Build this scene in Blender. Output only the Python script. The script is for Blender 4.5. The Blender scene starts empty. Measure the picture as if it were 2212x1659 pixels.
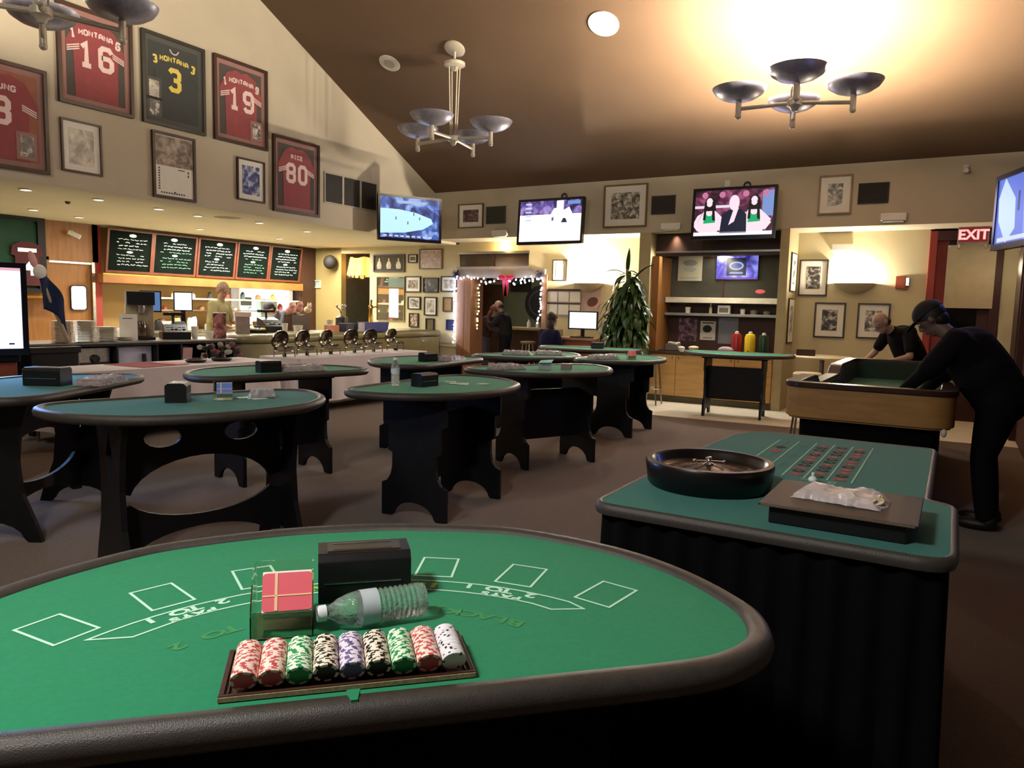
import bpy, bmesh, math, random
from mathutils import Matrix, Vector, noise
from mathutils.geometry import tessellate_polygon
random.seed(7)
C = bpy.context.scene.collection
PI = math.pi
S = bpy.context.scene

# ---------------------------------------------------------------- camera
yaw, pitch, roll = map(math.radians, (30.663, -5.895, 1.4245))
fwd = Vector((-math.sin(yaw)*math.cos(pitch), math.cos(yaw)*math.cos(pitch), math.sin(pitch)))
rgt = Vector((math.cos(yaw), math.sin(yaw), 0)); upv = rgt.cross(fwd)
r2 = math.cos(roll)*rgt + math.sin(roll)*upv; u2 = -math.sin(roll)*rgt + math.cos(roll)*upv
cd = bpy.data.cameras.new('camera'); cam = bpy.data.objects.new('camera', cd); C.objects.link(cam)
m3 = Matrix((r2, u2, -fwd)).transposed()
cam.matrix_world = Matrix.Translation((0, 0, 1.5)) @ m3.to_4x4()
cd.sensor_width = 36; cd.lens = 1600/2212*36; cd.clip_start = .02
S.camera = cam
# ---------------------------------------------------------------- world, exposure
w = bpy.data.worlds.new('world'); S.world = w; w.use_nodes = True
w.node_tree.nodes['Background'].inputs[0].default_value = (.5, .45, .4, 1)
w.node_tree.nodes['Background'].inputs[1].default_value = .05
S.view_settings.view_transform = 'Standard'; S.view_settings.look = 'None'
S.view_settings.exposure = 0.0; S.view_settings.gamma = 1; S.view_settings.use_curve_mapping = False

# ---------------------------------------------------------------- colour + material helpers
def lin(h):
    if isinstance(h, str):
        h = h.lstrip('#'); h = [int(h[i:i+2], 16)/255 for i in (0, 2, 4)]
    return tuple((c/12.92 if c <= .04045 else ((c+.055)/1.055)**2.4) for c in h) + (1,)
_M = {}
def mat(name, col, rough=.6, metal=0, spec=.5, var=.12, scale=8, bump=0, bscale=60, emit=0, ecol=None, trans=0, alpha=1, col2=None, coat=0, sheen=0, wood=False, ior=1.45):
    if name in _M: return _M[name]
    m = bpy.data.materials.new(name); m.use_nodes = True; nt = m.node_tree; N = nt.nodes; L = nt.links
    b = N['Principled BSDF']
    tc = N.new('ShaderNodeTexCoord')
    nz = N.new('ShaderNodeTexNoise'); nz.inputs['Scale'].default_value = scale; nz.inputs['Detail'].default_value = 4
    mp = N.new('ShaderNodeMapping'); L.new(tc.outputs['Object'], mp.inputs[0]); L.new(mp.outputs[0], nz.inputs['Vector'])
    if wood: mp.inputs['Scale'].default_value = wood
    r = N.new('ShaderNodeValToRGB'); L.new(nz.outputs['Fac'], r.inputs[0])
    c = lin(col); c2 = lin(col2) if col2 else None
    r.color_ramp.elements[0].position = .3; r.color_ramp.elements[1].position = .7
    r.color_ramp.elements[0].color = tuple(x*(1-var) for x in c[:3])+(1,)
    r.color_ramp.elements[1].color = c2 or tuple(min(1, x*(1+var)) for x in c[:3])+(1,)
    L.new(r.outputs[0], b.inputs['Base Color'])
    b.inputs['Roughness'].default_value = rough; b.inputs['Metallic'].default_value = metal
    b.inputs['Specular IOR Level'].default_value = spec; b.inputs['IOR'].default_value = ior
    b.inputs['Transmission Weight'].default_value = trans; b.inputs['Alpha'].default_value = alpha
    b.inputs['Coat Weight'].default_value = coat; b.inputs['Sheen Weight'].default_value = sheen
    if emit:
        b.inputs['Emission Strength'].default_value = emit
        if ecol is None: L.new(r.outputs[0], b.inputs['Emission Color'])
        else: b.inputs['Emission Color'].default_value = lin(ecol)
    if bump:
        n2 = N.new('ShaderNodeTexNoise'); n2.inputs['Scale'].default_value = bscale; n2.inputs['Detail'].default_value = 3
        L.new(tc.outputs['Object'], n2.inputs['Vector'])
        bp = N.new('ShaderNodeBump'); bp.inputs['Strength'].default_value = bump; bp.inputs['Distance'].default_value = .01
        L.new(n2.outputs['Fac'], bp.inputs['Height']); L.new(bp.outputs[0], b.inputs['Normal'])
    _M[name] = m; return m
def photo(name, dark, mid, light, scale=9, emit=0):
    """a blurred photograph: noise blobs through a tonal ramp"""
    if name in _M: return _M[name]
    m = bpy.data.materials.new(name); m.use_nodes = True; nt = m.node_tree; N = nt.nodes; L = nt.links
    b = N['Principled BSDF']; tc = N.new('ShaderNodeTexCoord')
    nz = N.new('ShaderNodeTexNoise'); nz.inputs['Scale'].default_value = scale; nz.inputs['Detail'].default_value = 3; nz.inputs['Distortion'].default_value = .6
    oi = N.new('ShaderNodeObjectInfo'); ad = N.new('ShaderNodeVectorMath'); ad.operation = 'ADD'
    L.new(tc.outputs['Object'], ad.inputs[0]); L.new(oi.outputs['Location'], ad.inputs[1]); L.new(ad.outputs[0], nz.inputs['Vector'])
    r = N.new('ShaderNodeValToRGB'); L.new(nz.outputs['Fac'], r.inputs[0])
    e = r.color_ramp.elements; e[0].position = .36; e[0].color = lin(dark); e[1].position = .66; e[1].color = lin(light)
    k = e.new(.5); k.color = lin(mid)
    L.new(r.outputs[0], b.inputs['Base Color']); b.inputs['Roughness'].default_value = .35
    if emit:
        b.inputs['Emission Strength'].default_value = emit; L.new(r.outputs[0], b.inputs['Emission Color'])
    _M[name] = m; return m

# ---------------------------------------------------------------- mesh builder
I4 = Matrix.Identity(4)
class MB:
    def __init__(s): s.v = []; s.f = []; s.mi = []; s.mats = []
    def m(s, mt):
        if mt not in s.mats: s.mats.append(mt)
        return s.mats.index(mt)
    def add(s, vs, fs, mt, M=None):
        o = len(s.v); k = s.m(mt)
        for p in vs: s.v.append(tuple(M @ Vector(p)) if M else tuple(p))
        for f in fs: s.f.append([i+o for i in f]); s.mi.append(k)
        return s
    def box(s, c, z, mt, rot=0, M=None):
        x, y, h = z[0]/2, z[1]/2, z[2]/2
        vs = [(a*x, b*y, d*h) for d in (-1, 1) for b in (-1, 1) for a in (-1, 1)]
        T = Matrix.Translation(c) @ Matrix.Rotation(rot, 4, 'Z')
        if M: T = M @ T
        return s.add(vs, [(0, 2, 3, 1), (4, 5, 7, 6), (0, 1, 5, 4), (2, 6, 7, 3), (0, 4, 6, 2), (1, 3, 7, 5)], mt, T)
    def bx(s, x0, x1, y0, y1, z0, z1, mt, M=None):
        return s.box(((x0+x1)/2, (y0+y1)/2, (z0+z1)/2), (abs(x1-x0), abs(y1-y0), abs(z1-z0)), mt, 0, M)
    def tube(s, pts, r, mt, n=10, M=None, caps=True):
        pts = [Vector(p) for p in pts]; rs = r if isinstance(r, (list, tuple)) else [r]*len(pts)
        vs = []; fs = []; a = None
        for i, p in enumerate(pts):
            t = ((pts[min(i+1, len(pts)-1)]-p).normalized() + (p-pts[max(i-1, 0)]).normalized())
            if t.length < 1e-6: t = pts[-1]-pts[0]
            t.normalize()
            if a is None: a = t.orthogonal().normalized()
            else: a = (a-t*a.dot(t)); a = a.normalized() if a.length > 1e-6 else t.orthogonal().normalized()
            b = t.cross(a)
            for k in range(n):
                g = 2*PI*k/n; vs.append(p+(a*math.cos(g)+b*math.sin(g))*rs[i])
        for i in range(len(pts)-1):
            for k in range(n):
                fs.append((i*n+k, i*n+(k+1) % n, (i+1)*n+(k+1) % n, (i+1)*n+k))
        if caps: fs.append(tuple(range(n))[::-1]); fs.append(tuple((len(pts)-1)*n+k for k in range(n)))
        return s.add(vs, fs, mt, M)
    def lathe(s, prof, mt, n=24, M=None, a0=0, a1=2*PI, close=None):
        full = abs(a1-a0-2*PI) < 1e-6; cols = n if full else n+1; vs = []; fs = []
        for r, z in prof:
            for k in range(cols):
                g = a0+(a1-a0)*k/n; vs.append((r*math.cos(g), r*math.sin(g), z))
        for i in range(len(prof)-1):
            for k in range(n):
                k2 = (k+1) % cols
                fs.append((i*cols+k, i*cols+k2, (i+1)*cols+k2, (i+1)*cols+k))
        return s.add(vs, fs, mt, M)
    def ext(s, poly, z0, z1, mt, M=None, holes=(), side=None):
        loops = [list(poly)]+[list(h) for h in holes]
        flat = [p for l in loops for p in l]
        tris = tessellate_polygon([[Vector((p[0], p[1], 0)) for p in l] for l in loops])
        n = len(flat); vs = [(p[0], p[1], z1) for p in flat]; fs = []
        for t in tris:
            a, b, c = (Vector(flat[i][:2]) for i in t)
            t = tuple(t) if (b-a).cross(c-a) > 0 else tuple(t)[::-1]
            fs.append(t)
        s.add(vs, fs, mt, M)
        if z0 is not None and z0 != z1:
            s.add([(p[0], p[1], z0) for p in flat], [f[::-1] for f in fs], side or mt, M)
            o = 0
            for li, l in enumerate(loops):
                k = len(l); area = sum(l[i][0]*l[(i+1) % k][1]-l[(i+1) % k][0]*l[i][1] for i in range(k))
                vs2 = [(p[0], p[1], z0) for p in l]+[(p[0], p[1], z1) for p in l]; f2 = []
                for i in range(k):
                    j = (i+1) % k; q = (i, j, j+k, i+k)
                    if (area > 0) == (li > 0): q = q[::-1]
                    f2.append(q)
                s.add(vs2, f2, side or mt, M)
        return s
    def ell(s, c, r, mt, n=14, m=10, M=None, rot=None):
        T = Matrix.Translation(c)
        if rot: T = T @ rot
        T = T @ Matrix.Diagonal((r[0], r[1], r[2], 1))
        if M: T = M @ T
        pr = [(max(1e-4, math.sin(PI*i/m)), -math.cos(PI*i/m)) for i in range(m+1)]
        return s.lathe(pr, mt, n, T)
    def grid(s, fn, nu, nv, mt, M=None, wrap=False):
        vs = [fn(i/(nu if wrap else nu-1), j/(nv-1)) for j in range(nv) for i in range(nu)]; fs = []
        for j in range(nv-1):
            for i in range(nu if wrap else nu-1):
                i2 = (i+1) % nu; fs.append((j*nu+i, j*nu+i2, (j+1)*nu+i2, (j+1)*nu+i))
        return s.add(vs, fs, mt, M)
    def text(s, body, size, mt, M=None, ext=.0006, off=0, sx=1, align='CENTER', spacing=1):
        c = bpy.data.curves.new('t', 'FONT'); c.body = body; c.size = size; c.extrude = ext; c.offset = off
        c.align_x = align; c.align_y = 'CENTER'; c.resolution_u = 3; c.space_character = spacing
        o = bpy.data.objects.new('t', c); C.objects.link(o)
        bpy.context.view_layer.update()
        me = o.evaluated_get(bpy.context.evaluated_depsgraph_get()).to_mesh()
        T = (M or I4) @ Matrix.Diagonal((sx, 1, 1, 1))
        s.add([v.co.copy() for v in me.vertices], [tuple(p.vertices) for p in me.polygons], mt, T)
        bpy.data.objects.remove(o); bpy.data.curves.remove(c)
        return s
    def build(s, name, parent=None, loc=None, rot=None, smooth=35, bev=0, seg=2, solid=0, remesh=0, sub=0):
        me = bpy.data.meshes.new(name); me.from_pydata(s.v, [], s.f)
        for mt in s.mats: me.materials.append(mt)
        me.polygons.foreach_set('material_index', s.mi); me.update()
        if smooth:
            me.shade_smooth()
            if smooth < 180: me.set_sharp_from_angle(angle=math.radians(smooth))
        o = bpy.data.objects.new(name, me); C.objects.link(o)
        if parent: o.parent = parent
        if loc: o.location = loc
        if rot: o.rotation_euler = rot
        if bev:
            b = o.modifiers.new('b', 'BEVEL'); b.width = bev; b.segments = seg; b.limit_method = 'ANGLE'; b.angle_limit = .7
        if solid:
            b = o.modifiers.new('s', 'SOLIDIFY'); b.thickness = solid; b.offset = 0
        if remesh:
            b = o.modifiers.new('r', 'REMESH'); b.mode = 'VOXEL'; b.voxel_size = remesh; b.use_smooth_shade = True
            b = o.modifiers.new('s', 'SMOOTH'); b.iterations = 3; b.factor = .5
        if sub:
            b = o.modifiers.new('u', 'SUBSURF'); b.levels = sub; b.render_levels = sub
        return o

def thing(name, label, cat, loc=(0, 0, 0), rz=0, group=None):
    o = bpy.data.objects.new(name, None); C.objects.link(o); o.empty_display_size = .1
    o.location = loc; o.rotation_euler = (0, 0, rz); o['label'] = label; o['category'] = cat
    if group: o['group'] = group
    return o
def tag(o, label, cat, group=None, kind=None):
    o['label'] = label; o['category'] = cat
    if group: o['group'] = group
    if kind: o['kind'] = kind
    return o
def struct(o, label=None):
    o['kind'] = 'structure'
    if label: o['label'] = label
    return o
def copy_tree(o, parent=None):
    c = o.copy(); C.objects.link(c)
    if parent: c.parent = parent
    for ch in list(o.children): copy_tree(ch, c)
    return c
def dup(o, loc, rz, label, group=None):
    c = copy_tree(o); c.location = loc; c.rotation_euler = (0, 0, rz); c['label'] = label
    if group: c['group'] = group
    return c
def lamp(name, kind, loc, energy, col, parent=None, size=.1, spot=None, blend=.6, direction=None, shape=None, sy=None):
    l = bpy.data.lights.new(name, kind); l.energy = energy; l.color = lin(col)[:3]
    if kind == 'AREA':
        l.size = size
        if shape: l.shape = shape
        if sy: l.shape = 'RECTANGLE'; l.size_y = sy
    elif kind in ('POINT', 'SPOT'): l.shadow_soft_size = size
    if spot: l.spot_size = spot; l.spot_blend = blend
    o = bpy.data.objects.new(name, l); C.objects.link(o); o.location = loc
    if direction: o.rotation_euler = Vector(direction).to_track_quat('-Z', 'Y').to_euler()
    if parent: o.parent = parent
    return o
RX90 = Matrix.Rotation(PI/2, 4, 'X')      # local xy drawing plane -> xz plane facing -y

# ---------------------------------------------------------------- shared materials
wallm = mat('painted_wall_beige', '#b5ab98', .85, var=.05, scale=1.5, bump=.05, bscale=220)
wally = mat('painted_wall_cream', '#c2b896', .85, var=.04, scale=1.5, bump=.05, bscale=220)
ceilm = mat('ceiling_paint_brown', '#5f4a37', .9, var=.06, scale=1.2, bump=.05, bscale=200)
ceil2 = mat('ceiling_paint_cream', '#bdb598', .8, var=.04, scale=2)
carpet = mat('carpet_brown', '#5c4736', .95, var=.22, scale=60, bump=.5, bscale=500, sheen=.2)
tile = mat('pale_floor_tile', '#cfc6b2', .55, var=.08, scale=5)
maroon = mat('maroon_paint', '#8a3026', .55, var=.1, scale=4)
maroond = mat('dark_maroon_paint', '#3b1717', .6, var=.15, scale=4)
black = mat('black_fabric', '#070709', .9, spec=.1, var=.2, scale=30)
blackp = mat('black_plastic', '#131315', .35, var=.1)
blackw = mat('black_painted_wood', '#101013', .5, spec=.35, var=.2, scale=14)
darkwood = mat('dark_brown_wood', '#3b2419', .4, var=.3, scale=6, wood=(1, 12, 1))
woodor = mat('orange_oak_wood', '#85592c', .45, var=.18, scale=3, wood=(6, 6, .6))
woodlt = mat('honey_maple_wood', '#c09a62', .45, var=.15, scale=3, wood=(.6, 4, 6))
white = mat('white_paint', '#d8d6d0', .5, var=.03)
chrome = mat('chrome', '#c9c9cc', .15, metal=1, var=.03)
steel = mat('brushed_steel', '#a5a19a', .3, metal=1, var=.12, scale=20)
brass = mat('brass', '#b98c3a', .3, metal=1, var=.1)
felt = mat('green_felt', '#1f8058', .95, spec=.15, var=.06, scale=90, bump=.15, bscale=700, sheen=.15)
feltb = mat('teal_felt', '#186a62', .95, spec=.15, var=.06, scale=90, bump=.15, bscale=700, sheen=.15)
vinyl = mat('black_vinyl_rail', '#3a3632', .42, spec=.5, var=.12, scale=40, bump=.22, bscale=520)
glassm = mat('clear_glass', '#ffffff', .03, trans=1, var=0, ior=1.3)
acryl = mat('clear_acrylic', '#f2f4ea', .06, trans=1, var=0, ior=1.2)
clothw = mat('white_tablecloth', '#d3cbd0', .85, var=.04, scale=4, sheen=.1)
paperw = mat('white_paper', '#dcdad2', .8, var=.03)
# ================================================================ the room
XL, YB, YW, ZC, ZH = -8.88, 11.86, 12.6, 2.75, 2.79
def zc(y): return 3.68 + .5*(YB-y)                       # sloped ceiling height
b = MB(); b.bx(-14, 4.6, -5.2, 17.2, -.1, 0, carpet); struct(b.build('floor', smooth=0))
b = MB(); b.ext([(-13.3, 17.1), (-13.3, 1), (-9.0, 1), (-9.0, 8.6), (-8.3, 9.0), (-6.6, 10.0), (.75, 10.45), (.75, 17.1)][::-1], 0, .006, tile); struct(b.build('trim_1', smooth=0), 'pale tiled walkway strip of floor along the counter and back wall')
b = MB(); YR = 3.0
def slab(pts, th, mt):                                   # thick sloped slab from 4 corners
    vs = [Vector(p) for p in pts]+[Vector(p)+Vector((0, 0, th)) for p in pts]
    b.add(vs, [(0, 1, 2, 3)[::-1], (4, 5, 6, 7), (0, 1, 5, 4), (1, 2, 6, 5), (2, 3, 7, 6), (3, 0, 4, 7)], mt)
slab([(XL-.15, YB+.3, zc(YB+.3)), (4.6, YB+.3, zc(YB+.3)), (4.6, YR, zc(YR)), (XL-.15, YR, zc(YR))], .1, ceilm)
slab([(XL-.15, YR, zc(YR)), (4.6, YR, zc(YR)), (4.6, -5.2, zc(YR)-4.1), (XL-.15, -5.2, zc(YR)-4.1)], .1, ceilm)
struct(b.build('ceiling', smooth=0))
b = MB()                                                 # upper left gable wall, a bulkhead over the counter
b.ext([(-5.2, ZC), (YW, ZC), (YW, zc(YW)+.1), (YR, zc(YR)+.1), (-5.2, zc(YR)-3.9)], 0, .15, wallm, Matrix(((0, 0, 1, XL-.15), (1, 0, 0, 0), (0, 1, 0, 0), (0, 0, 0, 1))))
struct(b.build('wall_left', smooth=0))
b = MB(); b.bx(XL, .75, YB, YW+.15, ZH, zc(YB), wallm); struct(b.build('wall_back', smooth=0))
b = MB(); b.bx(-13.45, XL-.15, -5.2, 17, ZC, ZC+.1, ceil2); b.bx(XL-.16, XL-.001, -5.2, YW, ZC-.006, ZC-.001, ceil2); struct(b.build('trim_2', smooth=0), 'low cream ceiling over the serving counter')
# wall under the header, with doorway, transom, glazed niche, exit door
DX0, DX1, NX0, NX1, EX0 = -8.46, -6.8, -4.42, -2.36, -.40
b = MB()
b.bx(-11.2, DX0-.34, YW, YW+.15, 0, ZC, wally); b.bx(DX1, NX0+.0, YW, YW+.15, 0, ZH, wally)
b.bx(DX0-.34, DX1, YW, YW+.15, 2.08, 2.29, wally); b.bx(DX0-.34, DX1, YW, YW+.15, 2.58, ZH, wally); b.bx(-7.16, DX1, YW, YW+.15, 2.29, 2.58, wally)
b.bx(NX1, EX0, YW, YW+.15, 0, ZH, wally); b.bx(.52, .75, YW, YW+.15, 0, ZH, wally)
b.bx(-13.3, -12.05, YW, YW+.15, 0, ZC, mat('khaki_wall', '#8c7c4e', .85, var=.06, scale=2)); b.bx(-12.05, -11.2, YW, YW+.15, 2.62, ZC, wally)
struct(b.build('wall_rear', smooth=0))
b = MB(); b.bx(-13.45, -13.3, -5.2, 17, 0, ZC, mat('kitchen_wall_ochre', '#a88a54', .7, var=.08, scale=2)); struct(b.build('wall_kitchen', smooth=0))
b = MB(); b.bx(.75, .9, 4, 17, 0, 4.5, maroond); b.bx(.75, .9, 4, YB, 4.5, 8, wallm); b.bx(.9, 4.6, 4, 4.15, 0, 8, wallm); b.bx(4.6, 4.75, -5.2, 4.15, 0, 9, wallm)
struct(b.build('wall_right', smooth=0))
b = MB(); b.bx(-13.45, 4.75, -5.35, -5.2, 0, 8, wallm); struct(b.build('wall_front', smooth=0))
b = MB(); b.bx(-13.45, .75, 17, 17.15, 0, 3.5, mat('bar_wall_dark_green', '#4d5140', .8, var=.08)); b.bx(-11.2, .75, YW+.15, 17, ZH, ZH+.1, ceil2); b.bx(-4.7, -4.55, YW+.15, 17, 0, ZH, mat('bar_wall_dark_green', '#4d5140')); struct(b.build('wall_far', smooth=0))
b = MB(); b.bx(-11.2, -8.8, YW-.03, YW, .66, .73, wally); b.bx(-11.2, -8.8, YW-.045, YW, .73, .77, wally); struct(b.build('trim_3', smooth=0), 'cream chair rail moulding along the picture wall')
b = MB(); b.bx(-11.2, -8.8, YW-.015, YW, 0, .12, wally); b.bx(NX1+.13, EX0, YW-.015, YW, 0, .1, darkwood); b.bx(DX1+.02, NX0, YW-.015, YW, 0, .1, darkwood); struct(b.build('baseboard_back', smooth=0))
# niche columns and head
colm = mat('column_paint_tan', '#a89a78', .8, var=.04)
b = MB(); b.bx(-4.62, NX0-.0, YB, YW, 0, ZH, colm); struct(b.build('wall_niche_left', smooth=0))
b = MB(); b.bx(NX0, NX0+.12, YB+.1, YW, .85, 2.41, woodor); struct(b.build('trim_5', smooth=0), 'orange wood side panel lining the left of the niche')
b = MB(); b.bx(NX1, NX1+.13, YB, YW, 0, ZH, colm); struct(b.build('wall_niche_right', smooth=0))
b = MB(); b.bx(NX0, NX1, YB+.25, YB+.4, 2.42, ZH, darkwood); b.bx(NX0, NX1, YB+.24, YB+.25, 2.47, 2.5, steel); struct(b.build('trim_4', smooth=0), 'dark wooden head board across the top of the shelf niche')
b = MB(); b.bx(NX0, NX1, YW, YW+.1, 0, 1.62, mat('niche_panel_maroon', '#4a332d', .6, var=.1)); struct(b.build('wall_niche_back', smooth=0))
b = MB(); b.bx(NX0, NX1, YW+.02, YW+.05, 1.62, 2.45, mat('dark_window_glass', '#4c4c44', .12, spec=.6, var=.3, scale=1.5)); o = struct(b.build('window_1', smooth=0))
f = MB(); f.bx(NX0, NX1, YW, YW+.06, 2.4, 2.46, darkwood); f.bx(-3.42, -3.38, YW, YW+.06, 1.62, 2.4, darkwood); f.build('window_frame', o, smooth=0)
# transom window and door jambs of the doorway
b = MB(); b.bx(-8.8, -7.16, YW+.04, YW+.06, 2.29, 2.58, mat('transom_glass', '#4a3c33', .1, var=.3, scale=2)); o = struct(b.build('window_2', smooth=0))
f = MB(); f.bx(-8.82, -7.14, YW-.03, YW+.1, 2.55, 2.6, steel); f.bx(-8.82, -7.14, YW-.05, YW+.1, 2.23, 2.3, mat('pale_sill', '#a8a0a0', .5)); f.bx(-7.99, -7.97, YW, YW+.06, 2.3, 2.55, darkwood); f.build('window_frame', o, smooth=0)
jw = mat('jamb_pinkish_brown', '#8a6248', .5, var=.12, scale=3, wood=(6, 6, .6))
b = MB(); b.bx(DX0-.34, DX0, YW-.06, YW+.4, 0, 2.14, jw); b.bx(DX0-.19, DX0-.16, YW-.065, YW-.05, 0, 2.14, woodor); b.bx(DX0-.34, DX1+.03, YW-.06, YW+.2, 2.08, 2.24, mat('grey_head_casing', '#8a8078', .6)); b.bx(DX1-.02, DX1+.08, YW-.06, YW+.4, 0, 2.14, jw); struct(b.build('door_1', smooth=0), 'open doorway with honey wood jambs into the bar room')
# exit door: red frame, dark door leaf
o = MB(); o.bx(EX0, EX0+.10, YW-.06, YW+.16, 0, 2.76, maroon); o.bx(.40, .52, YW-.06, YW+.16, 0, 2.76, maroond); o.bx(EX0+.1, .40, YW-.06, YW+.16, 2.62, 2.76, maroond)
o = struct(o.build('door_2', smooth=0, bev=.006), 'maroon framed exit door with dark lower leaf')
f = MB(); f.bx(EX0+.1, EX0+.25, YW+.02, YW+.09, 0, 2.62, maroon); f.bx(.26, .40, YW+.02, YW+.09, 0, 2.62, maroond); f.bx(EX0+.25, .26, YW+.02, YW+.09, 2.5, 2.62, maroond); f.bx(EX0+.25, .26, YW+.02, YW+.09, 0, .95, maroond)
f.bx(EX0+.25, .26, YW+.05, YW+.07, .95, 2.5, mat('night_window_glass', '#0b0b0d', .08)); lf = f.build('door_leaf', o, smooth=0)
f = MB(); f.bx(EX0+.13, .37, YW-.05, YW-.01, .98, 1.05, steel); f.bx(EX0+.13, EX0+.19, YW-.02, YW+.03, .97, 1.06, steel); f.bx(.31, .37, YW-.02, YW+.03, .97, 1.06, steel); f.build('door_handle', o, smooth=0, bev=.006)
b = MB(); b.bx(.53, .74, YW-.12, YW-.002, 0, 1.5, wally); b.bx(.55, .72, YW-.14, YW-.12, .0, 1.0, wally); struct(b.build('wall_stub', smooth=0))
b = MB(); b.bx(.68, .75, 11.0, 12.0, 0, 2.5, maroond); b.bx(.66, .69, 11.08, 11.92, .05, 2.4, darkwood); struct(b.build('door_3', smooth=0), 'dark maroon door on the right wall')
# kitchen side: walls, swing door
b = MB(); b.bx(-13.3, -12.95, 5.7, 7.55, 2.1, ZC, woodor); b.bx(-13.3, -12.95, 7.45, 7.6, 0, ZC, maroon); b.bx(-13.3, -12.95, 6.62, 6.72, 0, 2.15, woodor); b.bx(-13.3, -12.95, 3.0, 6.62, 0, ZC, woodor); struct(b.build('wall_wood', smooth=0))
b = MB(); b.bx(-13.05, -13.0, 6.72, 7.45, 0, 2.1, woodor); o = struct(b.build('door_4', smooth=0), 'oak kitchen swing door with a bright porthole')
f = MB(); f.bx(-12.99, -12.95, 6.74, 7.42, 2.06, 2.09, mat('bright_strip', '#e8e4dc', .5, emit=.9, ecol='#fff6e8')); f.build('header_light', o, smooth=0)
f = MB(); f.bx(-13.0, -12.93, 7.42, 7.47, 0, 2.1, steel); f.build('door_post', o, smooth=0)
f = MB(); rr = []
for cx, cy, a in ((.10, .17, 0), (-.10, .17, 1), (-.10, -.17, 2), (.10, -.17, 3)):
    for k in range(4): g = (a+k/3)*PI/2; rr.append((7.20+cx*.8+.045*math.cos(g), 1.48+cy*.9+.045*math.sin(g)))
MX = Matrix(((0, 0, 1, -12.995), (1, 0, 0, 0), (0, 1, 0, 0), (0, 0, 0, 1)))
f.ext(rr, 0, .02, mat('porthole_glow', '#f4f4f0', .4, emit=3, ecol='#fffdf4'), MX); pw = f.build('door_window', o, smooth=0)
f = MB(); f.ext([(7.20+(x-7.20)*1.14, 1.48+(z-1.48)*1.09) for x, z in rr], 0, .03, blackp, MX, holes=[rr]); f.build('window_gasket', o, smooth=0)
# hallway behind the counter corner
b = MB(); b.bx(-12.2, -11.1, 15.6, 15.7, 0, ZC, mat('hall_wall_dark', '#33352d', .8)); b.bx(-11.2, -11.05, YW+.15, 16, 0, ZC, wally); b.bx(-12.2, -12.05, YW+.15, 16, 0, ZC, mat('hall_wall_dark', '#33352d')); struct(b.build('wall_hall', smooth=0))

# ================================================================ lamps the room has, and added fill lights
W1, W2, WD = '#ffeed2', '#fff0d8', '#fff8ea'
bowl = mat('lamp_bowl_pewter', '#8d8a98', .38, metal=.35, var=.15, scale=25)
rodm = mat('lamp_rod_ivory', '#b8b0a0', .4, metal=.2, var=.05)
def chandelier(name, label, x, y, z=3.89, rot=6, power=0, rad=.30, col=W1):
    t = thing(name, label, 'chandelier', (x, y, zc(y) if y > YR else 8), 0, 'bowl chandeliers hanging from the sloped ceiling'); top = t.location.z
    h = z-top; sl = Matrix.Rotation(math.atan(-.5), 4, 'X')
    b = MB(); b.lathe([(0, -.05), (.10, -.045), (.15, -.02), (.15, -.0)], rodm, 28, sl); b.build('canopy', t)
    b = MB(); b.tube([(0, 0, 0), (0, 0, -.22)], .016, rodm); b.lathe([(.0, -.27), (.10, -.265), (.15, -.24), (.15, -.20), (.10, -.175), (0, -.17)], rodm, 28); b.lathe([(0, -.32), (.05, -.3), (.05, -.26), (0, -.26)], rodm, 16); b.build('collar', t)
    for k in range(4):
        g = PI/4+k*PI/2+.3; b = MB(); b.tube([(.085*math.cos(g), .085*math.sin(g), -.24), (.05*math.cos(g), .05*math.sin(g), h+.02)], .009, rodm, 8); b.build('rod', t)
    b = MB(); b.lathe([(0, h-.1), (.03, h-.09), (.05, h-.05), (.085, h-.03), (.085, h+.03), (.05, h+.05), (0, h+.05)], rodm, 20); b.build('hub', t)
    for k in range(4):
        g = math.radians(rot)+k*PI/2; d = Vector((math.cos(g), math.sin(g), 0)); e = d*.6
        a = MB(); a.tube([d*.06+Vector((0, 0, h-.0)), e+Vector((0, 0, h-.03))], .022, rodm, 10); a.tube([e+Vector((0, 0, h-.11)), e+Vector((0, 0, h+.06))], .032, rodm, 12); a.ell(e+Vector((0, 0, h-.11)), (.036, .036, .036), rodm); a.build('arm', t)
        a = MB(); pr = [(0.02, h+.05), (.1, h+.06), (.19, h+.09), (.26, h+.135), (rad-.005, h+.185), (rad, h+.2), (rad-.012, h+.2), (.25, h+.14), (.18, h+.1), (.08, h+.072), (.001, h+.07)]
        a.lathe(pr, bowl, 32, Matrix.Translation(e)); bw = a.build('bowl', t, smooth=50)
        if power: lamp('bulb', 'POINT', e+Vector((0, 0, h+.19)), power, col, t, size=.06)
    return t
chandelier('chandelier', 'unlit four-bowl pewter chandelier on thin rods in the middle of the ceiling', -6.38, 8.94, rot=6, power=2)
chandelier('chandelier', 'brightly lit four-bowl chandelier under the glowing white patch of ceiling', -1.72, 8.94, z=3.85, rot=12, power=540)
chandelier('chandelier', 'dark four-bowl chandelier cut off at the top left corner', -6.75, 3.52, z=3.86, rot=62, power=60)

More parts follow.
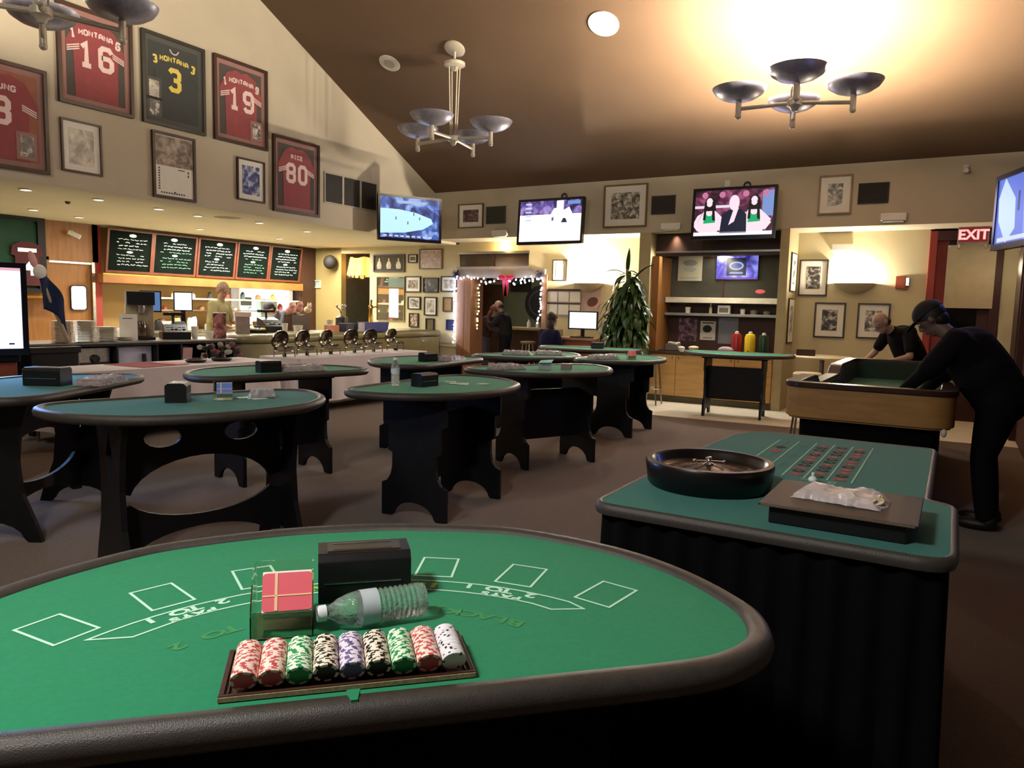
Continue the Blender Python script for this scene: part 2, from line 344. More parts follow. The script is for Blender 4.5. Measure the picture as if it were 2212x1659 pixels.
def downlight(name, label, x, y, r, e, slope=True, col=WD, spot=1.9, group='recessed downlights'):
    z = zc(y) if slope else ZC
    t = thing(name, label, 'light', (x, y, z), 0, group); sl = Matrix.Rotation(math.atan(-.5) if slope else 0, 4, 'X')
    b = MB(); b.lathe([(r, -.001), (r*1.18, -.001), (r*1.18, -.012), (r, -.016)], white, 24, sl); b.build('trim_ring', t)
    b = MB(); b.lathe([(.001, -.006), (r, -.006)], mat('downlight_lens', '#ffffff', .5, emit=6, ecol='#fff4df'), 24, sl); b.build('lens', t)
    if e: lamp('downlight_beam', 'SPOT', (0, 0, -.04), e, col, t, size=r*.8, spot=spot, blend=.8, direction=(0, 0, -1))
    return t
downlight('ceiling_downlight', 'bright round recessed light in the sloped brown ceiling', -4.11, 8.99, .17, 160)
t = thing('ceiling_speaker', 'round white speaker grille in the brown ceiling, left of the unlit chandelier', 'speaker', (-7.61, 8.98, zc(8.98)))
b = MB(); b.lathe([(.001, -.012), (.08, -.014), (.16, -.010), (.165, 0)], mat('speaker_white', '#c8c0b0', .7), 28, Matrix.Rotation(math.atan(-.5), 4, 'X')); b.build('bezel', t)
b = MB(); b.lathe([(.001, -.02), (.085, -.018)], mat('speaker_mesh', '#a39a8a', .8), 24, Matrix.Rotation(math.atan(-.5), 4, 'X')); b.build('grille', t)
LOW = [(-9.54, 4.72, 'nearest the frame of jersey 8'), (-9.53, 5.58, 'above the plate stacks'), (-9.63, 6.49, 'over the left register'), (-11.64, 5.85, 'in front of the green display wall'), (-11.93, 6.67, 'before the oak swing door'), (-9.81, 7.24, 'above the man in the tan shirt'), (-9.63, 8.23, 'over the first chafing dishes'), (-9.9, 9.5, 'above the middle of the curved counter'), (-11.6, 8.6, 'in front of the second menu board'), (-11.6, 10.4, 'in front of the fourth menu board')]
for x, y, d in LOW: downlight('soffit_downlight', 'small recessed light in the low cream ceiling, '+d, x, y, .06, 42, False)
downlight('recess_downlight', 'small bright recessed light in the soffit over the shelf niche', -4.07, 12.41, .05, 0, False); bpy.data.objects['recess_downlight'].location.z = ZH
lamp('recess_beam', 'SPOT', (-4.07, 12.1, 2.74), 150, WD, None, size=.05, spot=2.0, blend=.8, direction=(0, -.5, -1))
lamp('recess_beam', 'SPOT', (-3.0, 11.95, 2.74), 150, WD, None, size=.05, spot=2.0, blend=.8, direction=(0, -.5, -1))
b = MB(); b.lathe([(.001, -.01), (.07, -.012), (.16, -.004), (.2, 0)], mat('vent_dark', '#7f7a5e', .7), 24); tag(b.build('air_diffuser', loc=(-9.6, 7.6, ZC)), 'round air diffuser in the low cream ceiling', 'vent')
b = MB(); b.lathe([(.001, -.035), (.02, -.035), (.035, -.01), (.035, 0)], mat('sprinkler_brass', '#6a6048', .4, metal=.7), 14); tag(b.build('fire_sprinkler', loc=(-10.2, 5.56, ZC)), 'small dark fire sprinkler head in the low cream ceiling', 'sprinkler')
# fluorescent light of kitchen and fill under the low ceiling
lamp('kitchen_tube', 'AREA', (-12.0, 10.2, 2.7), 380, '#fff6e4', size=.25, sy=4.0)
lamp('kitchen_tube', 'AREA', (-11.2, 6.2, 2.7), 80, '#fff0d4', size=.3, sy=2.5)
# unseen area lights added behind the camera as fill, without fittings
lamp('rear_fill', 'AREA', (-1.5, -.35, 3.1), 80, '#fffaf2', size=.35, direction=(.25, 1.0, -2.3))
lamp('rear_fill', 'AREA', (-3.5, -1.5, 5.0), 150, '#fff4e4', size=1.2, direction=(-5.2, 6, -.9))
lamp('bar_room_tube', 'AREA', (-9, 14.6, 2.7), 50, '#fff0d8', size=1, sy=3)
lamp('niche_light', 'AREA', (-3.4, 12.25, 2.4), 18, '#fff0d8', size=.1, sy=1.6, direction=(0, .3, -1))
lamp('hall_light', 'POINT', (-11.6, 14.2, 2.4), 8, '#ffd9a0', size=.1)
lamp('corridor_light', 'POINT', (.45, 12.0, 2.2), 5, '#ffe8c0', size=.1)
def sconce(name, label, x, z, e, col=W2, s=.30):
    t = thing(name, label, 'wall lamp', (x, YW, z), 0, 'half-bowl wall sconces')
    b = MB(); b.lathe([(.02, -.17), (s*.45, -.14), (s*.8, -.07), (s*.95, -.02), (s, .0), (s*.96, .0), (s*.8, -.06), (s*.4, -.12), (.001, -.14)], mat('sconce_plaster', '#b5a88e', .7, var=.05), 24, Matrix.Diagonal((1, .7, 1, 1)), a0=PI, a1=2*PI); b.build('half_bowl', t, smooth=60)
    lamp('bulb', 'POINT', (0, -.11, .02), e, col, t, size=.05); return t
sconce('wall_sconce', 'half-bowl plaster wall sconce above the framed photographs by the exit', -1.37, 2.0, 120)
sconce('wall_sconce', 'glaring half-bowl wall sconce between the desk and the tall plant', -5.87, 1.98, 480)
# cove lamp above the transom
lamp('cove_lamp', 'POINT', (-7.7, YW-.14, 2.68), 14, '#ffd890', size=.05)
# ================================================================ card tables
ZT = .92
HALF = [(0, 0), (.3, 0), (.55, .002), (.66, .03), (.743, .09), (.785, .19), (.785, .29), (.762, .413), (.71, .54), (.634, .649), (.545, .74), (.44, .82), (.33, .862), (.204, .895), (.1, .912), (0, .915)]
def dense(p, k=6):                                       # closed Catmull-Rom through the outline
    o = []; n = len(p)
    for i in range(n):
        a, b_, c, d = (Vector(p[(i+j) % n]) for j in (-1, 0, 1, 2))
        for q in range(k):
            t = q/k; o.append(tuple(.5*((2*b_)+(c-a)*t+(2*a-5*b_+4*c-d)*t*t+(3*b_-a-3*c+d)*t**3)))
    return o
OUT = dense(HALF[1:]+[(-x, y) for x, y in HALF[::-1][1:-1]]+[(-.1, 0), (.1, 0)][0:1], 5)
def inset(p, d):
    o = []; n = len(p)
    for i in range(n):
        a, c = Vector(p[i-1]), Vector(p[(i+1) % n]); t = (c-a)
        if t.length < 1e-9: o.append(p[i]); continue
        t.normalize(); o.append((p[i][0]-t.y*d, p[i][1]+t.x*d))
    return o
MXZ = lambda x: Matrix(((0, 0, 1, x), (1, 0, 0, 0), (0, 1, 0, 0), (0, 0, 0, 1)))   # poly (y,z) extruded along x
def arc(cx, cy, r, a0, a1, n=10, ry=None):
    return [(cx+r*math.cos(math.radians(a0+(a1-a0)*i/n)), cy+(ry or r)*math.sin(math.radians(a0+(a1-a0)*i/n))) for i in range(n+1)]
def card_table(name, label, x, y, th, fm=felt, style='panel', group='half-moon card tables'):
    t = thing(name, label, 'card table', (x, y, 0), th, group)
    c, s_ = 0, .42                                       # outline centre
    P = [(a, b_-.42) for a, b_ in OUT]
    b = MB(); b.ext(inset(P, .04), ZT-.03, ZT-.006, fm); f = b.build('felt_top', t, smooth=0)
    b = MB(); n = len(P); rings = []
    for d, z in ((.046, ZT-.007), (.036, ZT+.003), (.018, ZT+.006), (.003, ZT-.002), (-.004, ZT-.018), (-.001, ZT-.036), (.014, ZT-.048), (.046, ZT-.05)):
        rings.append([(p[0], p[1], z) for p in inset(P, d)])
    vs = [q for r in rings for q in r]; k = len(rings)
    fs = [(i*n+j, i*n+(j+1) % n, ((i+1) % k)*n+(j+1) % n, ((i+1) % k)*n+j)[::-1] for i in range(k) for j in range(n)]
    b.add(vs, fs, vinyl); b.build('padded_rail', t, smooth=60)
    if style == 'panel':
        h = .865
        prof = [(-.27, 0), (-.19, 0)]+arc(0, 0.0, .175, 172, 8, 12, .115)[0:]+[(.19, 0), (.27, 0), (.27, .235)]
        right = [(.225, .255), (.195, .30), (.182, .36), (.18, .46), (.215, .475), (.215, .655), (.262, .67), (.262, h)]
        prof += right+[(-x_, z_) for x_, z_ in right[::-1]]+[(-.27, .235)]
        for sx in (-.41, .38):
            b = MB(); b.ext(prof, 0, .03, blackw, MXZ(sx)); b.build('leg_panel', t, smooth=0, bev=.003)
        b = MB(); b.bx(-.38, .38, -.012, .012, .24, .72, blackw); b.build('stretcher', t, smooth=0)
        b = MB(); b.bx(-.45, .45, -.24, .24, .845, .87, blackw); b.build('under_frame', t, smooth=0)
    else:
        h = .865
        right = [(.30, 0), (.27, .10), (.19, .3), (.17, .5), (.19, .68), (.25, h)]
        prof = [(-.30, 0), (-.22, 0)]+arc(0, .0, .20, 170, 10, 8, .12)+[(.22, 0)]+right+[(-x_, z_) for x_, z_ in right[::-1]][:-1]
        dia = [(0, .52), (.06, .66), (0, .80), (-.06, .66)][::-1]
        for sx in (-.49, .46):
            b = MB(); b.ext(prof, 0, .03, blackw, MXZ(sx), holes=[dia]); b.build('leg_panel', t, smooth=0, bev=.003)
        b = MB(); lo = [(-.46, .10), (-.46, .36)]+arc(0, .44, .42, 200, 340, 12, .16)+[(.46, .36), (.46, .10)]+arc(0, .06, .40, 20, 160, 12, .15)
        b.ext(lo[::-1], -.012, .012, blackw, RX90); b.build('stretcher', t, smooth=0)
        b = MB(); up = [(-.46, .46)]+arc(0, .40, .40, 170, 10, 14, .22)+[(.46, .46), (.46, h), (-.46, h)]
        b.ext(up, -.012, .012, blackw, RX90, holes=[arc(-.22, .74, .1, 360, 0, 16, .055)[:-1], arc(.22, .74, .1, 360, 0, 16, .055)[:-1]]); b.build('apron', t, smooth=0)
        b = MB(); b.bx(-.5, .5, -.24, .24, .845, .87, blackw); b.build('under_frame', t, smooth=0)
    return t, f
# --- the near table
FA = math.radians(45.2)
AX = Vector((math.cos(FA), math.sin(FA), 0)); NR = Vector((-AX.y, AX.x, 0)); FN = Vector((-.70, .76, 0))
def fg(x, y, z=ZT): return FN+AX*x+NR*y+Vector((0, 0, z))
near, nfelt = card_table('card_table', 'nearest green half-moon card table holding the chip tray and lying water bottle', *(fg(0, .42).xy), FA)
b = MB(); b.ext([(-.005, .016), (.005, .016), (.010, .047), (-.010, .047)], ZT-.012, ZT+.0072, felt, Matrix.Translation((0, -.423, 0))); b.build('centre_notch', near, smooth=0)
b = MB(); b.bx(-.44, .45, -.30, -.275, .06, .868, black); b.build('front_board', near, smooth=0)
ink = mat('felt_ink_white', '#b9e6cd', .9, var=.05); inky = mat('felt_ink_yellow', '#a9c83a', .9, var=.05); inkf = mat('felt_ink_faded', '#3f8a52', .95, var=.1, scale=60)
b = MB(); zt = ZT-.0052
def loop(pts, w, m_, z0=zt):                             # closed outline of constant width
    n = len(pts); A = []; B = []
    for i in range(n):
        p0, p1, p2 = Vector(pts[i-1]), Vector(pts[i]), Vector(pts[(i+1) % n]); d0 = (p1-p0).normalized(); d1 = (p2-p1).normalized()
        n0 = Vector((-d0.y, d0.x)); n1 = Vector((-d1.y, d1.x)); mm = (n0+n1).normalized(); q = mm*min(3, 1/max(.3, mm.dot(n0)))*w/2
        A.append(p1+q); B.append(p1-q)
    b.add([(*p, z0) for p in A]+[(*p, z0) for p in B], [(i, i+n, (i+1) % n+n, (i+1) % n) for i in range(n)], m_)
oc = Vector((0, -.066-.42))
def pol(r, a): g = math.radians(90-a); return (oc.x+r*math.cos(g), oc.y+r*math.sin(g))
for a in (-48, -31.5, -15.5, 1.5, 18, 34.5, 51.5):
    g = math.radians(-a); cx, cy = pol(.672, a); R = lambda u, v: (cx+u*math.cos(g)-v*math.sin(g), cy+u*math.sin(g)+v*math.cos(g))
    loop([R(-.04, -.058), R(.04, -.058), R(.04, .058), R(-.04, .058)], .0055, ink)
rim = [pol(.587, a) for a in range(-48, 53, 4)]; rin = [pol(.538, a) for a in [50-4*i for i in range(24)]]
loop([pol(.587, -48)]+rim[1:-1]+[pol(.575, 52)]+[pol(.533, 47)]+rin[2:-2]+[pol(.533, -43)], .005, ink)
def arctext(txt, r, a0, da, size, m_, sx=1.3):
    for i, ch in enumerate(txt):
        if ch == ' ': continue
        a = a0+i*da; cx, cy = pol(r, a)
        b.text(ch, size, m_, Matrix.Translation((cx, cy, zt)) @ Matrix.Rotation(math.radians(-a)+PI, 4, 'Z'), ext=0, off=.0014, sx=sx)
arctext('2 TO 1', .574, 40, -2.7, .032, ink, 1.5); arctext('PAYS', .548, 38, -2.4, .022, ink, 1.5)
arctext('2 TO 1', .574, -24, -2.7, .032, ink, 1.5); arctext('PAYS', .548, -27, -2.4, .022, ink, 1.5)
arctext('INSURANCE', .562, 19, -4.0, .038, inky, 1.6)
arctext('BLACKJACK PAYS 3 TO 2', .44, 44, -4.2, .036, inkf, 1.5)
b.build('betting_layout', nfelt, smooth=0)

# --- the other tables: (name label, x, y, theta, felt, style)
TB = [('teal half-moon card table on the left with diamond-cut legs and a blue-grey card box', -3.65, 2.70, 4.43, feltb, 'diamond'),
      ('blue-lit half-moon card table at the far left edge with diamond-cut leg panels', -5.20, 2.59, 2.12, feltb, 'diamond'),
      ('green half-moon card table in the middle with a standing water bottle on it', -3.21, 4.45, 4.78, felt, 'panel'),
      ('green half-moon card table before the white buffet cloth, with black box and wrapped chips', -4.99, 4.40, 1.33, felt, 'panel'),
      ('green half-moon card table between the buffet end and the string-lit doorway', -4.88, 6.34, 1.68, felt, 'panel'),
      ('green half-moon card table holding an open light-blue box, behind the bottle table', -3.37, 6.36, 4.26, felt, 'panel'),
      ('green half-moon card table in front of the doorway with grey plastic-wrapped trays', -4.51, 8.12, 4.45, felt, 'panel'),
      ('green half-moon card table beside the tall plant with a red-and-white card box', -3.47, 8.54, 4.77, felt, 'panel'),
      ('farthest narrow-looking green card table in front of the reddish desk', -4.72, 10.22, 3.5, felt, 'panel'),
      ('green card table standing across the maple cabinets of the shelf niche', -2.68, 10.87, 3.25, felt, 'panel')]
TT = [card_table('card_table', *a)[0] for a in TB]
# ---------------------------------------------------------------- chips and tray
tr = thing('chip_tray', 'dark wooden tray of nine chip rows on the nearest green table', 'chip tray', fg(-.001, .142, ZT-.006), FA)
b = MB(); b.bx(-.192, .192, -.076, .076, 0, .006, darkwood)
b.bx(-.192, .192, -.076, -.070, .006, .011, darkwood); b.bx(-.192, .192, .070, .076, .006, .011, darkwood); b.bx(-.192, -.184, -.070, .070, .006, .011, darkwood); b.bx(.184, .192, -.070, .070, .006, .011, darkwood)
for k in range(10): b.bx(-.178+k*.0395-.0009, -.178+k*.0395+.0009, -.068, .05, .006, .011, blackp)
b.build('tray_body', tr, smooth=0, bev=.0015)
b = MB(); b.bx(-.192, .192, -.078, -.076, .002, .009, mat('tray_trim_tan', '#9a8468', .5, var=.3, scale=200)); b.build('front_trim', tr, smooth=0)
chipc = {'red': ('#c05058', '#f6dfd0'), 'green': ('#128a4e', '#dff2da'), 'black': ('#171214', '#efe3cf'), 'purple': ('#63568a', '#e6dcea'), 'white': ('#e9e7ee', '#22222c')}
def chipmesh(k):
    c1 = mat('chip_'+k, chipc[k][0], .45, var=.05); c2 = mat('chip_spot_'+k, chipc[k][1], .45, var=.04)
    b = MB(); r, h, n = .0195, .0031, 30
    pt = [(math.cos(2*PI*i/n), math.sin(2*PI*i/n)) for i in range(n)]
    for i in range(n):
        p, q = pt[i], pt[(i+1) % n]; m_ = c2 if i % 5 in (0, 1, 2) else c1
        if k == 'white': m_ = c2 if i % 10 == 0 else c1
        rr = [(.0001, -h/2), (.0145, -h/2), (r-.0005, -h/2), (r, -h/2+.0005), (r, h/2-.0005), (r-.0005, h/2), (.0145, h/2), (.0001, h/2)]
        for j in range(7):
            (ra, za), (rb, zb) = rr[j], rr[j+1]
            b.add([(p[0]*ra, p[1]*ra, za), (q[0]*ra, q[1]*ra, za), (q[0]*rb, q[1]*rb, zb), (p[0]*rb, p[1]*rb, zb)], [(0, 1, 2, 3)], m_ if 1 <= j <= 5 else c1)
    o = b.build('poker_chip', smooth=0); return o
order = ['red', 'red', 'green', 'black', 'purple', 'black', 'green', 'red', 'white']
wh = ['leftmost', 'second from left', 'third from left', 'fourth from left', 'middle', 'fourth from right', 'third from right', 'second from right', 'rightmost']
protoc = {}
for ci, k in enumerate(order):
    for j in range(30):
        if k not in protoc: o = protoc[k] = chipmesh(k)
        else: o = protoc[k].copy(); C.objects.link(o)
        x = -.158+ci*.0395; y = .0765+j*.0034; z = ZT+.0205+j*.0001+random.uniform(0, .0006)
        o.location = fg(x, y, z)
        o.rotation_euler = (Matrix.Rotation(FA, 3, 'Z') @ Matrix.Rotation(PI/2+.42+random.uniform(-.03, .03), 3, 'X') @ Matrix.Rotation(random.uniform(0, 6.28), 3, 'Z')).to_euler()
        tag(o, '%s poker chip standing on edge in the %s row of the tray' % ('white black-spotted' if k == 'white' else k+' pale-spotted', wh[ci]), 'poker chip', '%s poker chips in the %s row' % (k, wh[ci]))
# ---------------------------------------------------------------- shoe, card holder, bottle
def shoe(name, label, loc, rz, s=1, w_=.18, d_=.105, h_=.095, group='black card shoes'):
    t = thing(name, label, 'card shoe', loc, rz, group)
    pr = [(-d_/2, 0), (d_/2, 0), (d_/2, h_-.012), (d_/2-.014, h_), (-d_/2+.014, h_), (-d_/2, h_-.014)]
    b = MB(); b.ext(pr, -w_/2, w_/2, blackp, Matrix(((0, 0, 1, 0), (1, 0, 0, 0), (0, 1, 0, 0), (0, 0, 0, 1)))); b.build('housing', t, smooth=0, bev=.003)
    b = MB(); b.bx(-w_/2+.018, w_/2-.018, -d_/2+.026, d_/2-.024, h_-.001, h_+.0012, mat('shoe_lid', '#3b352e', .35, var=.1)); 
    b.bx(-w_/2+.028, w_/2-.035, d_/2-.036, d_/2-.033, h_, h_+.002, chrome); b.bx(-w_/2+.028, w_/2-.035, -d_/2+.032, -d_/2+.034, h_, h_+.002, brass); b.build('lid_plate', t, smooth=0)
    b = MB(); b.bx(-w_/2+.012, w_/2-.02, -d_/2-.0015, -d_/2+.001, .038, .0405, chrome); b.build('slot_trim', t, smooth=0)
    return t
sh0 = shoe('card_shoe', 'black boxy card shoe behind the lying bottle on the nearest table', fg(.038, .46, ZT-.005), FA)
def card_holder(name, label, loc, rz, back, group='clear acrylic card holders'):
    t = thing(name, label, 'card holder', loc, rz, group); w_, d_ = .106, .12; th = .0022
    b = MB(); b.bx(-w_/2, w_/2, -d_/2, d_/2, 0, th, acryl); b.bx(-w_/2, -w_/2+th, -d_/2, d_/2, th, .05, acryl); b.bx(w_/2-th, w_/2, -d_/2, d_/2, th, .05, acryl); b.bx(-w_/2+th, w_/2-th, -d_/2, -d_/2+th, th, .045, acryl)
    for sx in (-w_/2, w_/2-th): b.ext([(-d_/2+.008, .05), (d_/2, .05), (d_/2, .102), (d_/2-.06, .102)], 0, th, acryl, MXZ(sx))
    b.bx(-w_/2+th, w_/2-th, d_/2-th, d_/2, th, .102, acryl); b.build('acrylic_box', t, smooth=0, bev=.0008)
    T = Matrix.Translation((.008, -.040, .040)) @ Matrix.Rotation(-.62, 4, 'X')
    b = MB(); b.bx(-.043, .043, 0, .05, 0, .074, mat('card_edges_white', '#ece7dc', .6, var=.04), T); b.build('card_stack', t, smooth=0, bev=.002)
    b = MB(); rc = []
    for cx, cy, a in ((.036, .064, 0), (-.036, .064, 1), (-.036, .008, 2), (.036, .008, 3)):
        for k in range(4): g = (a+k/3)*PI/2; rc.append((cx+.007*math.cos(g), cy+.006*math.sin(g)))
    b.ext(rc, .0, .0012, back, T @ RX90)
    b.bx(-.0215, -.0165, -.0022, -.0013, .003, .070, mat('card_ribbon_cream', '#f0c9a0', .6), T); b.bx(-.042, .042, -.0022, -.0013, .028, .0305, mat('card_ribbon_cream', '#f0c9a0'), T)
    b.build('card_back', t, smooth=0); return t
redb = mat('card_back_red', '#e0606e', .5, var=.03)
card_holder('card_holder', 'clear acrylic holder with a red-backed deck, left of the lying bottle', fg(-.113, .325, ZT-.005), FA, redb)
waterm = mat('water_bottle_plastic', '#f6fafa', .03, trans=.9, var=0, ior=1.33, spec=1, bump=.5, bscale=90)
def bottle(name, label, loc, M=None, group='plastic water bottles'):
    t = thing(name, label, 'water bottle', loc, 0, group)
    if M: t.rotation_euler = M.to_euler()
    pr = [(.001, .004), (.02, .0), (.029, .004), (.031, .012)]
    for k in range(8): z = .018+k*.0095; pr += [(.0315, z), (.0315, z+.0015), (.0275, z+.0045), (.0275, z+.0055)]
    pr += [(.0315, .096), (.0315, .13), (.029, .145), (.022, .165), (.0125, .180), (.0115, .190), (.001, .190)]
    b = MB(); b.lathe(pr, waterm, 28); b.build('bottle_body', t, smooth=40)
    b = MB(); b.lathe([(.0318, .094), (.0322, .094), (.0322, .126), (.0318, .126)], mat('bottle_label', '#cfdbe2', .4, var=.08, scale=30, trans=.3), 28); b.build('label', t)
    b = MB(); b.lathe([(.001, .203), (.0135, .203), (.0145, .200), (.0145, .187), (.001, .187)], mat('bottle_cap_white', '#e4e8ee', .4), 20); b.build('cap', t)
    return t
d = (AX*-.204+NR*-.036).normalized(); M3 = Matrix((d.cross(Vector((0, 0, 1))).normalized(), Vector((0, 0, 1)), d)).transposed()
x_ = Vector((0, 0, 1)).cross(d).normalized(); M3 = Matrix((x_, d.cross(x_), d)).transposed()
bottle('water_bottle', 'clear water bottle lying on its side behind the chip rows', fg(.146, .322, ZT+.026), M3)
bottle('water_bottle', 'clear water bottle standing upright on the middle card table', (-3.45, 4.16, ZT-.005))
# ---------------------------------------------------------------- things on the other tables
cardb = mat('card_back_blue', '#5a78c0', .5, var=.05)
for lab, x, y, rz in (('black card shoe on the teal table with the blue-grey card box', -3.81, 2.66, 2.35),
                      ('large black shoe on the blue-lit table at the far left', -5.12, 2.62, .55),
                      ('black card shoe standing just right of the upright water bottle', -3.29, 4.30, 1.5),
                      ('black card shoe on the table before the buffet cloth', -4.88, 4.25, 1.3),
                      ('black card shoe on the table left of the string-lit doorway', -4.72, 6.22, 1.4),
                      ('black card shoe on the farthest card table before the desk', -4.62, 10.3, .3)):
    o = dup(sh0, (x, y, ZT-.005), rz, lab)
    if 'far left' in lab: o.scale = (1.35, 1.3, 1.25)
    if 'teal table' in lab: o.scale = (.8, 1.1, 1.15)
card_holder('card_holder', 'acrylic holder with a blue-backed deck on the teal diamond-leg table', (-3.70, 2.88, ZT-.005), .9, cardb)
card_holder('card_holder', 'acrylic holder with a red-and-white deck on the table beside the plant', (-3.33, 8.42, ZT-.005), .6, redb)
t = thing('card_box', 'open box with pale blue flaps on a card table behind the bottle table', 'box', (-3.36, 6.28, ZT-.005), .5)
b = MB(); b.bx(-.06, .06, -.045, .045, 0, .06, mat('box_grey_white', '#aeb4b4', .6)); b.build('box_body', t, smooth=0)
b = MB(); b.add([(-.06, -.045, .06), (.06, -.045, .06), (.07, -.10, .075), (-.05, -.10, .07)], [(0, 1, 2, 3)], mat('flap_pale_blue', '#9fd8dc', .5)); b.add([(-.06, .045, .06), (.06, .045, .06), (.085, .09, .09), (-.04, .09, .08)], [(0, 1, 2, 3)], mat('flap_pale_blue', '#9fd8dc')); b.build('flap', t, smooth=0, solid=.0015)
t = thing('card_box', 'pinkish grey closed deck box beside the open pale blue one', 'box', (-3.22, 6.46, ZT-.005), .3)
b = MB(); b.bx(-.05, .05, -.035, .035, 0, .055, mat('box_pink_grey', '#8f7f80', .6)); b.build('box_body', t, smooth=0, bev=.002)
b = MB(); b.bx(.0501, .0515, -.03, .03, .004, .05, mat('box_red_end', '#a04a50', .6)); b.build('end_label', t, smooth=0)
def wrapped_tray(label, x, y, rz, w_=.34, d_=.17, h_=.035, seed=0, group='plastic-wrapped chip trays'):
    t = thing('wrapped_chip_tray', label, 'chip tray', (x, y, ZT-.005), rz, group)
    b = MB(); b.bx(-w_/2, w_/2, -d_/2, d_/2, 0, .012, blackp); b.build('tray', t, smooth=0, bev=.002)
    b = MB()
    for k in range(7): b.tube([(-w_/2+.03+k*(w_-.06)/6, -d_/2+.01, .028), (-w_/2+.03+k*(w_-.06)/6, d_/2-.01, .028)], .018, mat('chips_'+('a', 'b', 'c')[k % 3], ('#8a6a6c', '#8d9a8c', '#6f6a78')[k % 3], .5, var=.4, scale=160), 12)
    b.build('chip_rows', t)
    b = MB()
    def fn(u, v):
        x0 = (u-.5)*w_*1.08; y0 = (v-.5)*d_*1.12; e = min(u, 1-u, v, 1-v)*9
        return (x0, y0, .004+min(1, e)*(h_+.012)+.02*noise.noise(Vector((x0*26+seed, y0*26, seed)))*min(1, e))
    b.grid(fn, 26, 16, mat('plastic_wrap', '#c4c2c8', .25, spec=.8, alpha=.42, var=.2, scale=30)); b.build('plastic_wrap', t, smooth=30)
    return t
for i, (lab, x, y, rz, w_) in enumerate((('wrapped chip tray right of the shoe on the far left table', -4.95, 2.88, 2.12, .36), ('wrapped chip tray right of the shoe on the table by the buffet', -4.77, 4.52, 1.33, .36),
     ('wrapped chip tray right of the shoe on the table left of the doorway', -4.62, 6.5, 1.68, .34), ('grey wrapped tray at the left on the table with the open blue box', -3.62, 6.0, 1.2, .34),
     ('left of the two wrapped trays on the table before the doorway', -4.66, 7.95, .5, .36), ('right of the two wrapped trays on the table before the doorway', -4.38, 8.28, .5, .36),
     ('wrapped tray with pale rim on the table beside the plant', -3.58, 8.15, 1.0, .36), ('small wrapped tray right of the blue-backed deck on the teal table', -3.62, 3.10, .9, .15))):
    wrapped_tray(lab, x, y, rz, w_, d_=.17 if w_ > .2 else .10, seed=i*3.1)
def cards(label, x, y, n, seed, spread=.16):
    t = thing('playing_cards', label, 'playing cards', (x, y, ZT-.0055), 0); rnd = random.Random(seed)
    for k in range(n):
        b = MB(); b.bx(-.031, .031, -.044, .044, 0, .0006, mat('card_face', '#c8d8cc', .5, var=.05)); b.build('card', t, loc=(rnd.uniform(-spread, spread), rnd.uniform(-spread, spread)*.6, .0007*k), rot=(0, 0, rnd.uniform(0, 3)), smooth=0)
cards('loose playing cards scattered right of the shoe on the middle table', -3.2, 4.62, 7, 2)
cards('few playing cards beside the blue-backed deck on the teal table', -3.62, 3.02, 4, 5, .06)
# ================================================================ roulette table
RX0, RX1, RY0, RY1 = -.91, .045, 2.03, 3.78
rt = thing('roulette_table', 'long teal roulette table with black skirt, right of the nearest table', 'roulette table', (-.43, 2.9, 0)); ox, oy = -.43, 2.9
def rnd_poly(pts, r, n=5):
    o = []; N_ = len(pts)
    for i in range(N_):
        p = Vector(pts[i]); a = (Vector(pts[i-1])-p); c = (Vector(pts[(i+1) % N_])-p); ri = r[i] if isinstance(r, (list, tuple)) else r
        ri = min(ri, a.length*.45, c.length*.45); p0 = p+a.normalized()*ri; p1 = p+c.normalized()*ri
        for k in range(n+1): t_ = k/n; o.append(tuple(p0*(1-t_)**2+p*2*t_*(1-t_)+p1*t_**2))
    return o
rp = rnd_poly([(RX0-ox, RY0-oy), (RX1-ox, RY0-oy), (RX1-ox, 2.66-oy), (-.03-ox, 2.70-oy), (-.03-ox, RY1-oy), (-.80-ox, RY1-oy), (-.885-ox, 3.6-oy), (RX0-ox, 3.0-oy)], [.07, .09, .05, .02, .05, .06, .04, .02])
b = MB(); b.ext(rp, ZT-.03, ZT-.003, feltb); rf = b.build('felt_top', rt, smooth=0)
b = MB(); n = len(rp); rings = [[(p[0], p[1], z) for p in inset(rp, d_)] for d_, z in ((.012, ZT-.0028), (.004, ZT), (-.006, ZT-.008), (-.009, ZT-.022), (-.005, ZT-.036), (.012, ZT-.036))]
vs = [q for r in rings for q in r]; k = len(rings); b.add(vs, [(i*n+j, i*n+(j+1) % n, ((i+1) % k)*n+(j+1) % n, ((i+1) % k)*n+j)[::-1] for i in range(k) for j in range(n)], vinyl); b.build('edge_rail', rt, smooth=60)
b = MB(); sk = inset(rp, .02); cum = [0]
for i in range(len(sk)): cum.append(cum[-1]+(Vector(sk[(i+1) % len(sk)])-Vector(sk[i])).length)
Lk = cum[-1]; NSK = 320; vs = []; fs = []
def along(poly, cum, s_):
    s_ %= cum[-1]
    for i in range(len(poly)):
        if s_ <= cum[i+1]+1e-9:
            a = Vector(poly[i]); c = Vector(poly[(i+1) % len(poly)]); t_ = (s_-cum[i])/max(1e-9, cum[i+1]-cum[i]); d_ = (c-a).normalized(); return a+(c-a)*t_, Vector((d_.y, -d_.x))
    return Vector(poly[0]), Vector((0, 0))
for j in range(6):
    z = (ZT-.03)*(1-j/5)+.01*(j/5)
    for i in range(NSK):
        p, nn = along(sk, cum, Lk*i/NSK); q = p+nn*((.010+.012*j/5)*math.sin(i*2*PI/NSK*60)+.012*j/5); vs.append((q.x, q.y, z))
for j in range(5):
    for i in range(NSK): fs.append((j*NSK+i, (j+1)*NSK+i, (j+1)*NSK+(i+1) % NSK, j*NSK+(i+1) % NSK))
b.add(vs, fs, black); b.build('skirt', rt, smooth=60)
